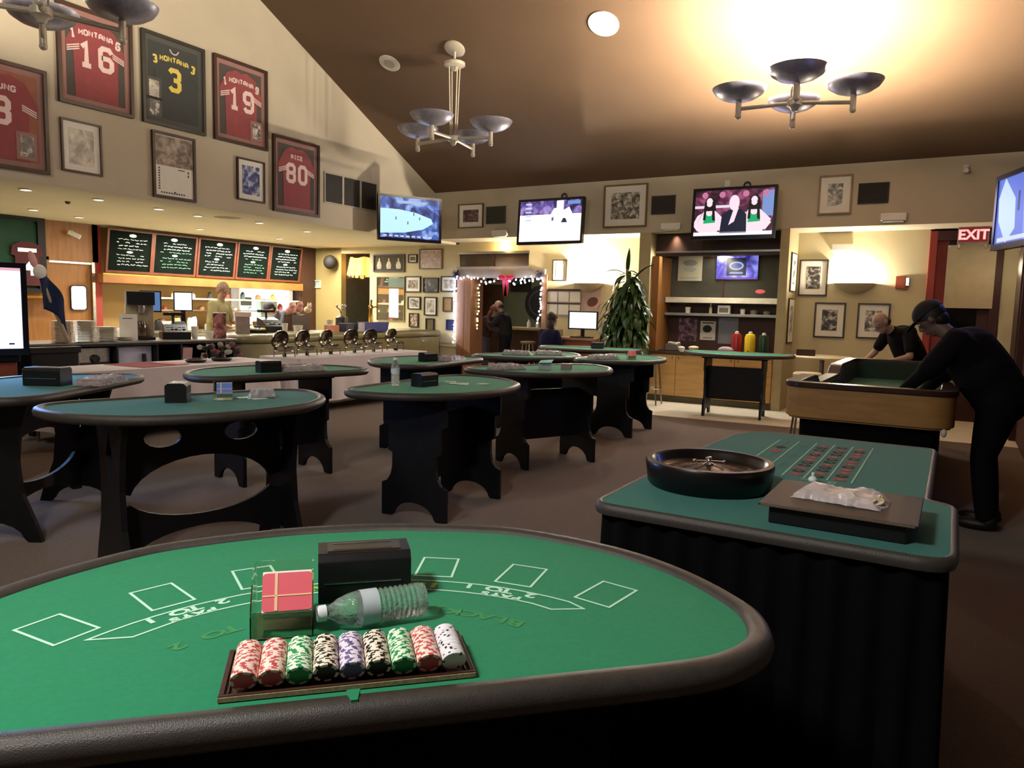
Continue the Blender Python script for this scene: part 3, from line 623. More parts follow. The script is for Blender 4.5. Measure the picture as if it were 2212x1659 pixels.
# betting layout
b = MB(); zz = ZT-.0022; lm = mat('layout_line_pale', '#9fc7ae', .9); rm = mat('layout_red', '#a5484a', .9, var=.1); bm = mat('layout_black', '#1d2521', .9, var=.1); gm = mat('layout_green_box', '#4b9278', .9)
def line(x0, y0, x1, y1, w_=.006):
    a, c = Vector((x0-ox, y0-oy)), Vector((x1-ox, y1-oy)); d_ = (c-a).normalized(); q = Vector((-d_.y, d_.x))*w_/2
    b.add([(*(a+q), zz), (*(a-q), zz), (*(c-q), zz), (*(c+q), zz)], [(0, 1, 2, 3)], lm)
for x0, y0, y1 in ((-.66, 3.0, 3.58), (-.575, 2.92, 3.58), (-.50, 2.78, 3.59), (-.425, 2.78, 3.59), (-.35, 2.80, 3.60), (-.27, 2.80, 3.62)): line(x0, y0, x0, y1)
reds = {1, 3, 5, 7, 9, 12, 14, 16, 18, 19, 21, 23, 25, 27, 30, 32, 34, 36}
for r_ in range(12):
    for c_ in range(3):
        num = 3*r_+c_+1; cx = -.4625+c_*.075+.0; cy = 2.84+r_*.0625
        m_ = rm if num in reds else bm; e = arc(0, 0, .024, 0, 360, 12)[:-1]
        b.add([(cx-ox+p[0], cy-oy+p[1], zz) for p in e], [tuple(range(12))], m_)
        b.text(str(num), .024, lm, Matrix.Translation((cx-ox, cy-oy, zz+.0004)) @ Matrix.Rotation(-PI/2, 4, 'Z'), ext=0)
for cx, cy, tx in ((-.5375, 3.0, '1st 12'), (-.5375, 3.22, '2nd 12'), (-.5375, 3.46, '3rd 12')):
    b.text(tx, .036, gm, Matrix.Translation((cx-ox, cy-oy, zz+.0003)) @ Matrix.Rotation(-PI/2, 4, 'Z'), ext=0)
for cy, tx in ((3.06, '1 to 18'), (3.17, 'EVEN'), (3.48, 'ODD'), (3.55, '19 to 36')):
    b.text(tx, .024, gm, Matrix.Translation((-.618-ox, cy-oy, zz+.0003)) @ Matrix.Rotation(-PI/2, 4, 'Z'), ext=0)
for cy, m_ in ((3.27, rm), (3.38, bm)):
    b.add([(-.618-ox-.03, cy-oy, zz), (-.618-ox, cy-oy-.04, zz), (-.618-ox+.03, cy-oy, zz), (-.618-ox, cy-oy+.04, zz)], [(0, 1, 2, 3)], m_)
b.text('0', .04, lm, Matrix.Translation((-.42-ox, 2.765-oy, zz)) @ Matrix.Rotation(-PI/2, 4, 'Z'), ext=0); b.text('00', .04, lm, Matrix.Translation((-.33-ox, 2.765-oy, zz)) @ Matrix.Rotation(-PI/2, 4, 'Z'), ext=0)
b.build('betting_layout', rf, smooth=0)
# wheel
wt = thing('roulette_wheel', 'dark polished roulette wheel on the near corner of the teal table', 'roulette wheel', (-.68, 2.47, ZT-.003), .4)
wd = mat('wheel_wood_dark', '#0d090c', .33, coat=.15, var=.3, scale=12)
b = MB(); b.lathe([(.001, 0), (.195, 0), (.203, .01), (.208, .05), (.212, .078), (.208, .087), (.190, .088), (.178, .078), (.172, .062), (.150, .048), (.001, .046)], wd, 56); b.build('bowl', wt, smooth=40)
b = MB()
for k in range(38):
    g0, g1 = 2*PI*k/38, 2*PI*(k+1)/38; m_ = gm if k % 19 == 0 else (mat('wheel_red', '#5a1c20', .3) if k % 2 else bm)
    b.add([(r*math.cos(g), r*math.sin(g), z) for r, z, g in ((.148, .0495, g0), (.148, .0495, g1), (.118, .052, g1), (.118, .052, g0))], [(0, 1, 2, 3)], m_)
    b.add([(r*math.cos(g), r*math.sin(g), z) for r, z, g in ((.118, .052, g0), (.118, .052, g1), (.095, .049, g1), (.095, .049, g0))], [(0, 1, 2, 3)], blackp)
b.build('number_ring', wt, smooth=0)
b = MB()
for k in range(38): g = 2*PI*k/38; b.tube([(.095*math.cos(g), .095*math.sin(g), .051), (.118*math.cos(g), .118*math.sin(g), .055)], .0009, blackp, 4)
b.build('fret_ring', wt)
b = MB(); b.lathe([(.001, .072), (.03, .07), (.092, .051), (.094, .047)], wd, 40); b.build('cone', wt)
b = MB(); b.lathe([(.001, .118), (.008, .115), (.01, .105), (.005, .1), (.009, .085), (.02, .073), (.001, .072)], chrome, 16)
for k in range(4):
    g = k*PI/2; b.tube([(0, 0, .092), (.045*math.cos(g), .045*math.sin(g), .09)], .004, chrome, 8); b.ell((.048*math.cos(g), .048*math.sin(g), .09), (.008, .008, .008), chrome)
b.v = [(x, y, .07+(z-.07)*.6) for x, y, z in b.v]
b.build('turret', wt)
# flat black case with a bag on it
cs = thing('display_case', 'flat black square case on the roulette table corner nearest the camera', 'case', (-.238, 2.275, ZT-.003))
b = MB(); b.bx(-.172, .172, -.155, .165, 0, .052, blackp); b.build('case_body', cs, smooth=0, bev=.004)
b = MB(); b.bx(-.198, .198, -.175, .178, .052, .058, mat('case_lid_dark', '#1f1c19', .5, spec=.3, var=.15)); b.build('lid_board', cs, smooth=0, bev=.002)
b = MB(); b.bx(-.19, .19, -.178, -.175, .052, .057, mat('case_edge', '#5a5148', .35)); b.build('front_edge', cs, smooth=0)
def bagfn(w_, d_, h_, sd, fr=1):
    def f_(u, v):
        x0 = (u-.5)*w_; y0 = (v-.5)*d_; e = min(1, min(u, 1-u, v, 1-v)*7)
        q = noise.noise(Vector((x0*22*fr+sd, y0*26*fr, sd))); q2 = noise.noise(Vector((x0*60*fr+sd, y0*60*fr, sd)))
        return (x0+q*.012, y0+q2*.008, .001+e*(h_*(.75+.35*q)+.003*q2))
    return f_
t = thing('plastic_bag', 'crinkled clear bag of pale chips lying on the flat black case', 'bag', (-.245, 2.285, ZT+.0555), -.08)
b = MB(); b.grid(bagfn(.245, .15, .035, 3.3), 44, 28, mat('bag_film', '#e2d6d8', .3, spec=.6, var=.1, scale=20, alpha=.62)); b.build('bag_film', t, smooth=40)
b = MB(); rn = random.Random(4)
for k in range(26):
    T = Matrix.Translation((rn.uniform(-.03, .10), rn.uniform(-.045, .045), rn.uniform(.006, .018))) @ Matrix.Rotation(rn.uniform(0, .7), 4, Vector((rn.uniform(-1, 1), rn.uniform(-1, 1), 0.1)).normalized())
    b.lathe([(.001, -.0015), (.0165, -.0015), (.0165, .0015), (.001, .0015)], mat('bag_chip_yellow', '#d9c48a', .5) if k % 3 else mat('bag_chip_ivory', '#e8dcd8', .5), 14, T)
o = b.build('chips', t); o['kind'] = 'stuff'
b = MB(); b.ell((0, 0, .012), (.015, .015, .012), mat('marker_clear', '#dfeee6', .1, spec=.8)); b.lathe([(.001, .024), (.005, .024), (.006, .035), (.001, .038)], mat('marker_clear', '#dfeee6'), 10); tag(b.build('win_marker', loc=(-.385, 2.72, ZT-.002)), 'small clear win marker on the felt behind the black case', 'marker')
# ================================================================ craps table
cx0, cx1, cy0, cy1 = -1.05, .05, 5.68, 9.5; mx, my = (cx0+cx1)/2, (cy0+cy1)/2
ct = thing('craps_table', 'long wooden craps table with dark rails where two men lean over', 'craps table', (mx, my, 0))
cp = rnd_poly([(cx0-mx, cy0-my), (cx1-mx, cy0-my), (cx1-mx, cy1-my), (cx0-mx, cy1-my)], .2, 8)
craw = mat('craps_oak_veneer', '#9a7442', .4, var=.14, scale=2.5, wood=(2, 2, 14)); crail = mat('craps_rail_brown', '#33211b', .3, var=.2, scale=8)
cin = mat('craps_inner_green', '#26382f', .9, var=.1)
def shell(b, poly, dout, din, z0, ztop, m_):
    n = len(poly); o = inset(poly, dout); q = inset(poly, din)
    def zt_(i):
        p = poly[i]; return ztop(p) if callable(ztop) else ztop
    vs = []
    for i in range(n): z1 = zt_(i); vs += [(*o[i], z0), (*o[i], z1), (*q[i], z1), (*q[i], z0)]
    fs = []
    for i in range(n):
        j = (i+1) % n
        for k in range(4): fs.append((i*4+k, j*4+k, j*4+(k+1) % 4, i*4+(k+1) % 4))
    b.add(vs, fs, m_)
# resample so the dip in the long side can be cut
cq = []
for i in range(len(cp)):
    a, c = Vector(cp[i]), Vector(cp[(i+1) % len(cp)]); k = max(1, int((c-a).length/.12))
    cq += [tuple(a+(c-a)*t_/k) for t_ in range(k)]
def dip(base, low):
    def f_(p):
        if p[0] < -.4 and -1.0 < p[1] < .55:
            e = min(1, min(p[1]+1.0, .55-p[1])/.18); return base-(base-low)*e
        return base
    return f_
b = MB(); shell(b, cq, 0, .025, .76, dip(.985, .90), craw); b.build('outer_shell', ct, smooth=50)
b = MB(); shell(b, cq, .025, .11, .79, dip(.98, .895), cin); b.build('inner_wall', ct, smooth=50)
b = MB(); shell(b, cq, -.012, .10, .975, dip(1.015, .93), crail); b.mats[0] = crail
for i in range(0, len(b.v), 4):                           # lower edge of the rail follows the dip
    zt_ = b.v[i+1][2]; x, y, z = b.v[i]; b.v[i] = (x, y, zt_-.04); x, y, z = b.v[i+3]; b.v[i+3] = (x, y, zt_-.04)
b.build('rail', ct, smooth=50, bev=.006)
b = MB(); b.ext(inset(cp, .11), .785, .795, mat('craps_felt_dark_green', '#1f4a38', .95)); b.build('playing_surface', ct, smooth=0)
b = MB(); b.ext(inset(cp, .02), .745, .765, craw); b.build('bottom_board', ct, smooth=0)
b = MB(); sk = inset(cp, .10); b.ext(sk, .0, .745, black); b.build('skirt', ct, smooth=0)
b = MB(); b.ell((.49, -1.86, .73), (.02, .02, .03), mat('castor_white', '#c9c4b4', .4)); b.build('corner_knob', ct)
t = thing('folded_cloth', 'crumpled grey cloth lying inside the craps table near its front rail', 'cloth', (-.55, 6.05, .796), .1)
b = MB(); b.grid(bagfn(.6, .28, .19, 9.1, .25), 40, 24, mat('cloth_grey', '#777b86', .85, var=.1)); b.build('cloth', t, smooth=60)
t = thing('cafe_table', 'pale round high table by the sconce wall, behind the craps table', 'table', (-1.65, 11.78, 0))
b = MB(); b.lathe([(.001, .90), (.40, .90), (.42, .885), (.42, .875), (.39, .862), (.001, .86)], mat('table_cream', '#d9cfb0', .4), 36); b.build('tabletop', t)
b = MB(); b.tube([(0, 0, .86), (0, 0, .03)], .035, steel, 14); b.build('pole', t)
b = MB(); b.lathe([(.001, .04), (.06, .035), (.22, .015), (.22, 0), (.001, 0)], steel, 28); b.build('base', t)
def stool(label, x, y, h_=.74, seat='#c9b47a', rz=0):
    t = thing('bar_stool', label, 'stool', (x, y, 0), rz, 'bar stools'); b = MB(); sm = mat('stool_seat_'+seat[1:], seat, .6)
    b.lathe([(.001, h_), (.15, h_), (.17, h_-.02), (.165, h_-.05), (.001, h_-.055)], sm, 24); b.build('seat', t)
    for k in range(4):
        g = PI/4+k*PI/2; b = MB(); b.tube([(.11*math.cos(g), .11*math.sin(g), h_-.05), (.19*math.cos(g), .19*math.sin(g), 0)], .014, steel, 8); b.build('leg', t)
    b = MB(); b.tube([(.165*math.cos(k*PI/8), .165*math.sin(k*PI/8), .26) for k in range(17)], .009, steel, 8); b.build('foot_ring', t); return t
stool('steel-legged stool with pale seat between the round high table and craps table', -1.5, 9.6, .8, '#d8c9a0')
stool('steel-legged stool with pale seat left of the maple cabinets', -4.12, 11.35, .76, '#d9d2bd')
t = thing('tray_box', 'small dark brown box on the far corner of the round high table', 'box', (-1.86, 11.62, .90), .2)
b = MB(); b.bx(-.13, .13, -.05, .05, 0, .012, darkwood); b.bx(-.13, .13, -.05, -.04, .012, .09, darkwood); b.bx(-.13, .13, .04, .05, .012, .09, darkwood); b.bx(-.13, -.12, -.04, .04, .012, .09, darkwood); b.bx(.12, .13, -.04, .04, .012, .09, darkwood); b.build('box_body', t, smooth=0)
# ================================================================ framed things on the walls
def wallpos(wall, u, z, off=0.0):
    if wall == 'L': return (XL+off, u, z), PI/2
    if wall == 'B': return (u, YB-off, z), 0
    if wall == 'W': return (u, YW-off, z), 0
    if wall == 'K': return (-13.3+off, u, z), PI/2
def frame(name, label, cat, wall, u0, u1, z0, z1, fw=.03, fcol=darkwood, matw=.06, mcol=paperw, pic=None, group=None, glass=False, off=0.001, art=None, depth=.03):
    loc, rz = wallpos(wall, (u0+u1)/2, (z0+z1)/2, off); w_, h_ = u1-u0, z1-z0
    t = thing(name, label, cat, loc, rz, group)
    b = MB(); X, Z = w_/2, h_/2
    b.ext([(-X, -Z), (X, -Z), (X, Z), (-X, Z)], 0, depth, fcol, RX90, holes=[[(-X+fw, -Z+fw), (X-fw, -Z+fw), (X-fw, Z-fw), (-X+fw, Z-fw)]]); b.build('frame', t, smooth=0, bev=.004)
    b = MB(); b.bx(-X+fw*.8, X-fw*.8, -.012, 0, -Z+fw*.8, Z-fw*.8, mcol); mb = b.build('mat_board', t, smooth=0)
    if pic is not None:
        b = MB(); m_ = fw+matw; b.bx(-X+m_, X-m_, -.0145, -.012, -Z+m_, Z-m_, pic); b.build('picture', t, smooth=0)
    if art: art(t, w_, h_)
    return t
bwp = photo('photo_black_white', '#3a3632', '#8a857d', '#d8d4cc', 14)
bwd = photo('photo_dark', '#1d1a18', '#4c4742', '#b5afa8', 16)
brp = photo('photo_brown', '#4a3a30', '#8c7a68', '#c5b8a6', 14)
grp = photo('photo_soft_grey', '#77716a', '#a39d92', '#cfc8b8', 10)
bup = photo('photo_navy_blue', '#1f2750', '#4a5a92', '#dcdde6', 9)
mauve = mat('mat_board_mauve', '#8f625a', .85, var=.05); mdk = mat('mat_board_black_green', '#3a3a34', .85, var=.05)
jred = mat('jersey_red', '#84262c', .9, var=.1, scale=14, sheen=.2); jgrn = mat('jersey_dark_green', '#0d1813', .9, var=.15, scale=14, sheen=.2); jtan = mat('jersey_backing_dark', '#3a2f2a', .9)
twh = mat('twill_white', '#d9bfbb', .8, var=.05); tye = mat('twill_yellow', '#d3be4a', .8, var=.05)
pane = mat('frame_glazing', '#ffffff', .08, spec=.3, alpha=.02, var=0)
Y_ = lambda d: RX90 @ Matrix.Translation((0, 0, d))
GL = {'0': [[(.25, 0), (.75, 0), (1, .15), (1, .85), (.75, 1), (.25, 1), (0, .85), (0, .15), 'c']], '1': [[(.12, .8), (.5, 1), (.5, 0)], [(.12, 0), (.88, 0)]],
 '3': [[(0, .86), (.22, 1), (.78, 1), (1, .87), (1, .63), (.8, .51), (.4, .51)], [(.78, .51), (1, .38), (1, .13), (.78, 0), (.22, 0), (0, .14)]],
 '6': [[(1, .84), (.78, 1), (.22, 1), (0, .87), (0, .13), (.22, 0), (.78, 0), (1, .13), (1, .42), (.78, .55), (.1, .55)]], '8': [[(.22, .52), (0, .64), (0, .87), (.22, 1), (.78, 1), (1, .87), (1, .64), (.78, .52), 'c'], [(.22, .52), (0, .4), (0, .13), (.22, 0), (.78, 0), (1, .13), (1, .4), (.78, .52), 'c']],
 'M': [[(0, 0), (0, 1), (.5, .4), (1, 1), (1, 0)]], 'N': [[(0, 0), (0, 1), (1, 0), (1, 1)]], 'T': [[(0, 1), (1, 1)], [(.5, 1), (.5, 0)]], 'A': [[(0, 0), (0, .7), (.35, 1), (.65, 1), (1, .7), (1, 0)], [(0, .4), (1, .4)]],
 'R': [[(0, 0), (0, 1), (.8, 1), (1, .87), (1, .6), (.8, .48), (0, .48)], [(.5, .48), (1, 0)]], 'I': [[(.5, 0), (.5, 1)], [(.2, 0), (.8, 0)], [(.2, 1), (.8, 1)]], 'C': [[(1, .82), (.75, 1), (.25, 1), (0, .87), (0, .13), (.25, 0), (.75, 0), (1, .18)]],
 'E': [[(1, 1), (0, 1), (0, 0), (1, 0)], [(0, .5), (.8, .5)]], 'Y': [[(0, 1), (.5, .5), (1, 1)], [(.5, .5), (.5, 0)]], 'U': [[(0, 1), (0, .13), (.25, 0), (.75, 0), (1, .13), (1, 1)]], 'G': [[(1, .78), (1, .87), (.75, 1), (.25, 1), (0, .87), (0, .13), (.25, 0), (.75, 0), (1, .13), (1, .45), (.6, .45)]]}
GL['O'] = GL['0']; GL['9'] = [[(1-p[0], 1-p[1]) for p in GL['6'][0]]]
def glyph(b, ch, w_, h_, sw, m_, M):                      # blocky athletic lettering drawn as mitred strokes
    for si, st in enumerate(GL[ch]):
        cl = st[-1] == 'c'; P = [Vector(((x-.5)*(w_-sw), (y-.5)*(h_-sw))) for x, y in (st[:-1] if cl else st)]; n = len(P); A = []; B = []
        for i in range(n):
            d0 = (P[i]-P[i-1]).normalized() if (i or cl) else (P[1]-P[0]).normalized(); d1 = (P[(i+1) % n]-P[i]).normalized() if (i < n-1 or cl) else d0
            n0 = Vector((-d0.y, d0.x)); n1 = Vector((-d1.y, d1.x)); mm = (n0+n1).normalized(); q = mm*min(1.5, 1/max(.4, mm.dot(n0)))*sw/2; e = Vector((0, 0))
            A.append(P[i]+q+e); B.append(P[i]-q+e)
        b.add([(*p, .001*si) for p in A]+[(*p, .001*si) for p in B], [(i, i+n, (i+1) % n+n, (i+1) % n) for i in range(n if cl else n-1)], m_, M)
def block(b, s_, size, m_, M, asp=.62, sw=.2, gap=.2):
    w_ = size*asp; tot = len(s_)*w_+(len(s_)-1)*w_*gap
    for i, ch in enumerate(s_): glyph(b, ch, w_, size, size*sw, m_, M @ Matrix.Translation((-tot/2+w_/2+i*w_*(1+gap), 0, 0)))
def jersey(name_, num, sl, sr, cloth, back, txt, numc, w_in=.70, style='arc', photo_=None, collar=None, stripes=True, ns=1.0, nx=0, phcol=None):
    def art(t, w_, h_):
        X, Z = w_/2-.10, h_/2-.10
        b = MB(); b.bx(-X, X, -.016, -.012, -Z, Z, back); b.build('backing', t, smooth=0)
        j = MB()
        body = [(-.46*w_*.62, -Z), (.46*w_*.62, -Z), (.29*w_, -.1*h_), (.30*w_, .12*h_), (X, .02*h_), (X, .14*h_), (.26*w_, .33*h_), (.10*w_, .385*h_), (.0, .36*h_), (-.10*w_, .385*h_), (-.26*w_, .33*h_), (-X, .14*h_), (-X, .02*h_), (-.30*w_, .12*h_), (-.29*w_, -.1*h_)]
        j.ext(body, .0165, .024, cloth, RX90)
        jo = j.build('jersey', t, smooth=0, bev=.002)
        b = MB(); T = lambda x, z, rz=0: Matrix.Translation((x, -.0252, z)) @ RX90 @ Matrix.Rotation(rz, 4, 'Z')
        block(b, num, .27*h_*ns, numc, T(nx, .04*h_), .64, .19, .22)
        L_ = len(name_)
        for i, ch in enumerate(name_):
            q = (i-(L_-1)/2); block(b, ch, .062*h_, txt, T(nx+q*.066*w_, .262*h_-.0015*q*q), .80, .24)
        if sl: block(b, sl, .095*h_, txt, T(-.30*w_, .22*h_, .1), .62, .24)
        if sr: block(b, sr, .095*h_, txt, T(.30*w_, .22*h_, -.15), .62, .24)
        if stripes:
            for k in range(3):
                for sx in (-1, 1): b.box((0, 0, 0), (.17*w_, .012*h_, .001), twh, 0, T(sx*.30*w_, (.10-.022*k)*h_, -sx*.35))
        if collar: b.tube([(-.07*w_, -.026, .37*h_), (-.04*w_, -.026, .335*h_), (0, -.026, .325*h_), (.04*w_, -.026, .335*h_), (.07*w_, -.026, .37*h_)], .008, twh, 6)
        b.build('lettering', jo, smooth=0)
        if photo_:
            for (a, c, d_, e, m_) in photo_:
                q = MB(); q.bx(a*w_-.035, c*w_+.035, -.030, -.026, d_*h_-.035, e*h_+.035, mauve if cloth is jred else mdk); q.bx(a*w_, c*w_, -.032, -.030, d_*h_, e*h_, m_); q.build('inset_photo', t, smooth=0)
        q = MB(); q.bx(-w_/2+.03, w_/2-.03, -.036, -.0345, -h_/2+.03, h_/2-.03, pane); q.build('glazing', t, smooth=0)
    return art
jg = 'framed jerseys on the gable wall'
tanl = mat('backing_orange', '#8a4f38', .9)
frame('framed_jersey', 'framed red football jersey number 16 with MONTANA lettering, largest at upper left', 'framed jersey', 'L', 4.77, 5.66, 3.69, 4.80, .04, mcol=mauve, group=jg, depth=.045, art=jersey('MONTANA', '16', '1', '6', jred, jtan, twh, twh))
frame('framed_jersey', 'framed red football jersey cut off at the left edge, number ending in 8', 'framed jersey', 'L', 3.70, 4.64, 2.85, 3.97, .04, mcol=mauve, group=jg, depth=.045, art=jersey('YOUNG', '8', '', '', jred, tanl, twh, twh, photo_=[(.18, .33, -.36, -.16, bwd)], nx=-.0))
frame('framed_jersey', 'framed dark green jersey number 3 with yellow digits and two small photographs', 'framed jersey', 'L', 5.78, 6.68, 3.69, 4.81, .04, fcol=mat('frame_olive_black', '#2b2a22', .4), mcol=mdk, group=jg, depth=.045, art=jersey('MONTANA', '3', '3', '3', jgrn, jgrn, tye, tye, stripes=False, collar=True, photo_=[(-.40, -.25, -.20, -.02, grp), (-.40, -.25, -.40, -.23, bwd)], nx=.0))
frame('framed_jersey', 'framed red football jersey number 19, right of the green one', 'framed jersey', 'L', 6.82, 7.73, 3.69, 4.82, .04, mcol=mauve, group=jg, depth=.045, art=jersey('MONTANA', '19', '1', '9', jred, jtan, twh, twh, photo_=[(.20, .35, -.38, -.2, bwp)]))
frame('framed_jersey', 'framed red football jersey number 80 with RICE lettering, beside the wall vent', 'framed jersey', 'L', 7.83, 8.76, 2.85, 3.97, .04, mcol=mauve, group=jg, depth=.045, art=jersey('RICE', '80', '', '', jred, jtan, twh, twh))
fg2 = 'framed photographs on the gable wall'
frame('framed_photo', 'black framed pale photograph under the jersey 16 frame', 'framed photo', 'L', 4.78, 5.25, 2.93, 3.52, .022, matw=.07, pic=grp, group=fg2)
frame('framed_photo', 'black framed blue and white photograph left of the jersey 80 frame', 'framed photo', 'L', 7.19, 7.68, 2.93, 3.52, .022, matw=.07, pic=bup, group=fg2)
def poster_art(t, w_, h_):
    b = MB(); b.bx(-w_/2+.045, w_/2-.045, -.015, -.012, .0, h_/2-.045, photo('team_photo', '#54443c', '#85766a', '#a89c90', 12)); b.build('stadium_picture', t, smooth=0)
    b = MB(); b.bx(-w_/2+.045, w_/2-.045, -.015, -.012, -h_/2+.045, .0, paperw)
    ik = mat('print_ink', '#4a4448', .8)
    for i in range(10):
        for p in ((-w_/2+.09, -.04-i*.032) if i < 9 else (0, -h_/2+.09), (-w_/2+.12+i*.036, -h_/2+.075)): b.box((p[0], -.0155, p[1]), (.022, .001, .02), ik)
    b.box((.10, -.0155, -.03), (.10, .001, .012), ik); b.box((.20, -.0155, -.045), (.02, .001, .03), ik); b.box((.20, -.0155, -.09), (.02, .001, .03), ik)
    b.build('signature_sheet', t, smooth=0)
frame('framed_poster', 'tall dark framed poster with team picture above a white signature sheet', 'framed poster', 'L', 5.90, 6.52, 2.79, 3.62, .035, matw=.02, art=poster_art)
# back header frames, vents, emergency lights
goldf = mat('frame_gold_brown', '#6d5330', .35, metal=.3, var=.2)
fb = 'framed photographs on the header wall'
frame('framed_photo', 'white-matted small dark photograph nearest the corner television', 'framed photo', 'B', -8.31, -7.74, 2.98, 3.43, .02, goldf, .09, pic=photo('photo_maroon', '#2a1a20', '#5a3a44', '#8a7078', 12), group=fb)
frame('framed_photo', 'large brown framed black-and-white photograph between the two right televisions', 'framed photo', 'B', -5.29, -4.51, 2.89, 3.60, .025, goldf, .11, pic=bwp, group=fb)
frame('framed_photo', 'brown framed photograph right of the cheering-crowd television', 'framed photo', 'B', -1.86, -1.41, 2.97, 3.53, .022, goldf, .10, pic=bwp, group=fb)
fa = 'framed photographs on the sconce wall'
blkf = mat('frame_black_gold', '#2e2619', .35, var=.2)
frame('framed_photo', 'framed photograph of players directly left of the sconce', 'framed photo', 'W', -2.19, -1.76, 1.80, 2.37, .022, blkf, .09, pic=bwd, group=fa)
frame('framed_photo', 'framed photograph below and left of the sconce', 'framed photo', 'W', -1.92, -1.47, 1.15, 1.70, .022, blkf, .09, pic=bwd, group=fa)
frame('framed_photo', 'framed photograph half hidden behind the bending man in black', 'framed photo', 'W', -1.30, -.85, 1.16, 1.70, .022, blkf, .09, pic=bwp, group=fa)
frame('framed_photo', 'pale framed certificate left of the glaring sconce', 'framed photo', 'W', -6.63, -6.32, 2.02, 2.42, .018, blkf, .05, pic=mat('certificate', '#c9bfa5', .7, var=.1), group=fa)
for z0, z1, lab in ((1.85, 2.45, 'upper framed picture on the side of the right niche column'), (1.05, 1.75, 'lower framed picture on the side of the right niche column')):
    t = thing('framed_photo', lab, 'framed photo', (NX1+.131, 12.25, (z0+z1)/2), PI/2, fa); b = MB(); h_ = z1-z0; b.bx(-.2, .2, -.02, 0, -h_/2, h_/2, blkf); b.build('frame', t, smooth=0)
    b = MB(); b.bx(-.18, .18, -.022, -.02, -h_/2+.02, h_/2-.02, paperw); b.build('mat_board', t, smooth=0); b = MB(); b.bx(-.1, .1, -.024, -.022, -h_/2+.12, h_/2-.12, bwp); b.build('picture', t, smooth=0)
# gallery wall at the far corner
gw = 'small frames of the gallery wall'
def jars_art(t, w_, h_):
    b = MB()
    for x in (-.27, 0, .27): b.lathe([(.001, -.13), (.06, -.12), (.075, -.05), (.05, .02), (.02, .05), (.02, .1), (.001, .11)], mat('jar_white', '#b8ae9c', .5, var=.2, scale=20), 16, Matrix.Translation((x, -.018, 0)) @ Matrix.Diagonal((1, .12, 1, 1)))
    b.build('vase_figure', t)
frame('framed_display', 'dark wide frame with three pale bottle shapes', 'framed picture', 'W', -11.08, -10.20, 2.20, 2.58, .03, mat('frame_khaki_black', '#2a241a', .5), 0, mcol=mat('display_olive', '#4a4230', .8), art=jars_art, group=gw)
for a in (('tiny black frame left of the pinkish square frame', -10.11, -9.87, 2.39, 2.57, blackw, .03, mat('tile_olive', '#5c5340', .7)),
          ('pinkish brown square frame highest on the gallery wall', -9.81, -9.21, 2.26, 2.67, mat('frame_rosewood', '#5c3b34', .5), .02, photo('pink_drawing', '#8d7068', '#a08478', '#b8a296', 20)),
          ('black frame touching the mirror, top row of the gallery', -10.19, -9.77, 1.77, 2.11, blackw, .06, brp),
          ('nearly black picture in the middle of the top gallery row', -9.70, -9.30, 1.77, 2.08, blackw, .0, photo('photo_night', '#0c0c0c', '#1c1a1c', '#8a8a86', 9)),
          ('black frame at the right of the top gallery row by the string lights', -9.24, -8.83, 1.79, 2.11, blackw, .05, grp),
          ('black frame with a bright spot, second gallery row', -10.11, -9.77, 1.41, 1.68, blackw, .03, bwp),
          ('upright black frame in the middle of the gallery wall', -9.67, -9.34, 1.29, 1.68, blackw, .05, grp),
          ('small tan plaque in the second gallery row', -9.18, -8.94, 1.38, 1.68, darkwood, .0, mat('plaque_tan', '#8d7148', .6, var=.1)),
          ('brown plaque at lower left of the gallery wall', -10.07, -9.82, 1.03, 1.33, darkwood, .0, brp),
          ('lowest olive plaque of the gallery wall', -9.62, -9.40, .96, 1.23, blackw, .0, mat('plaque_olive', '#5d5236', .6, var=.2)),
          ('small navy blue card beside the string lights', -9.09, -8.91, 1.00, 1.22, mat('navy_card', '#1c2350', .7), .0, mat('navy_card', '#1c2350', .7))):
    frame('framed_picture', a[0], 'framed picture', 'W', a[1], a[2], a[3], a[4], .02, a[5], a[6], pic=a[7], group=gw)
mir = mat('mirror_glass', '#b9bfae', .04, metal=.9, var=.02)
t = frame('wall_mirror', 'large mirror on the left of the gallery wall reflecting a bright window', 'mirror', 'W', -10.98, -10.20, 1.14, 2.10, .015, mat('mirror_edge', '#8a7d55', .4), 0, mcol=mir)
b = MB(); b.bx(-.04, .22, -.0135, -.0125, -.40, .22, mat('mirror_glare', '#ffffff', .3, emit=1.3, ecol='#fff7e0')); b.bx(-.06, .37, -.0135, -.0125, .25, .45, mat('mirror_green_blind', '#5f7264', .5)); b.build('reflection', t, smooth=0)
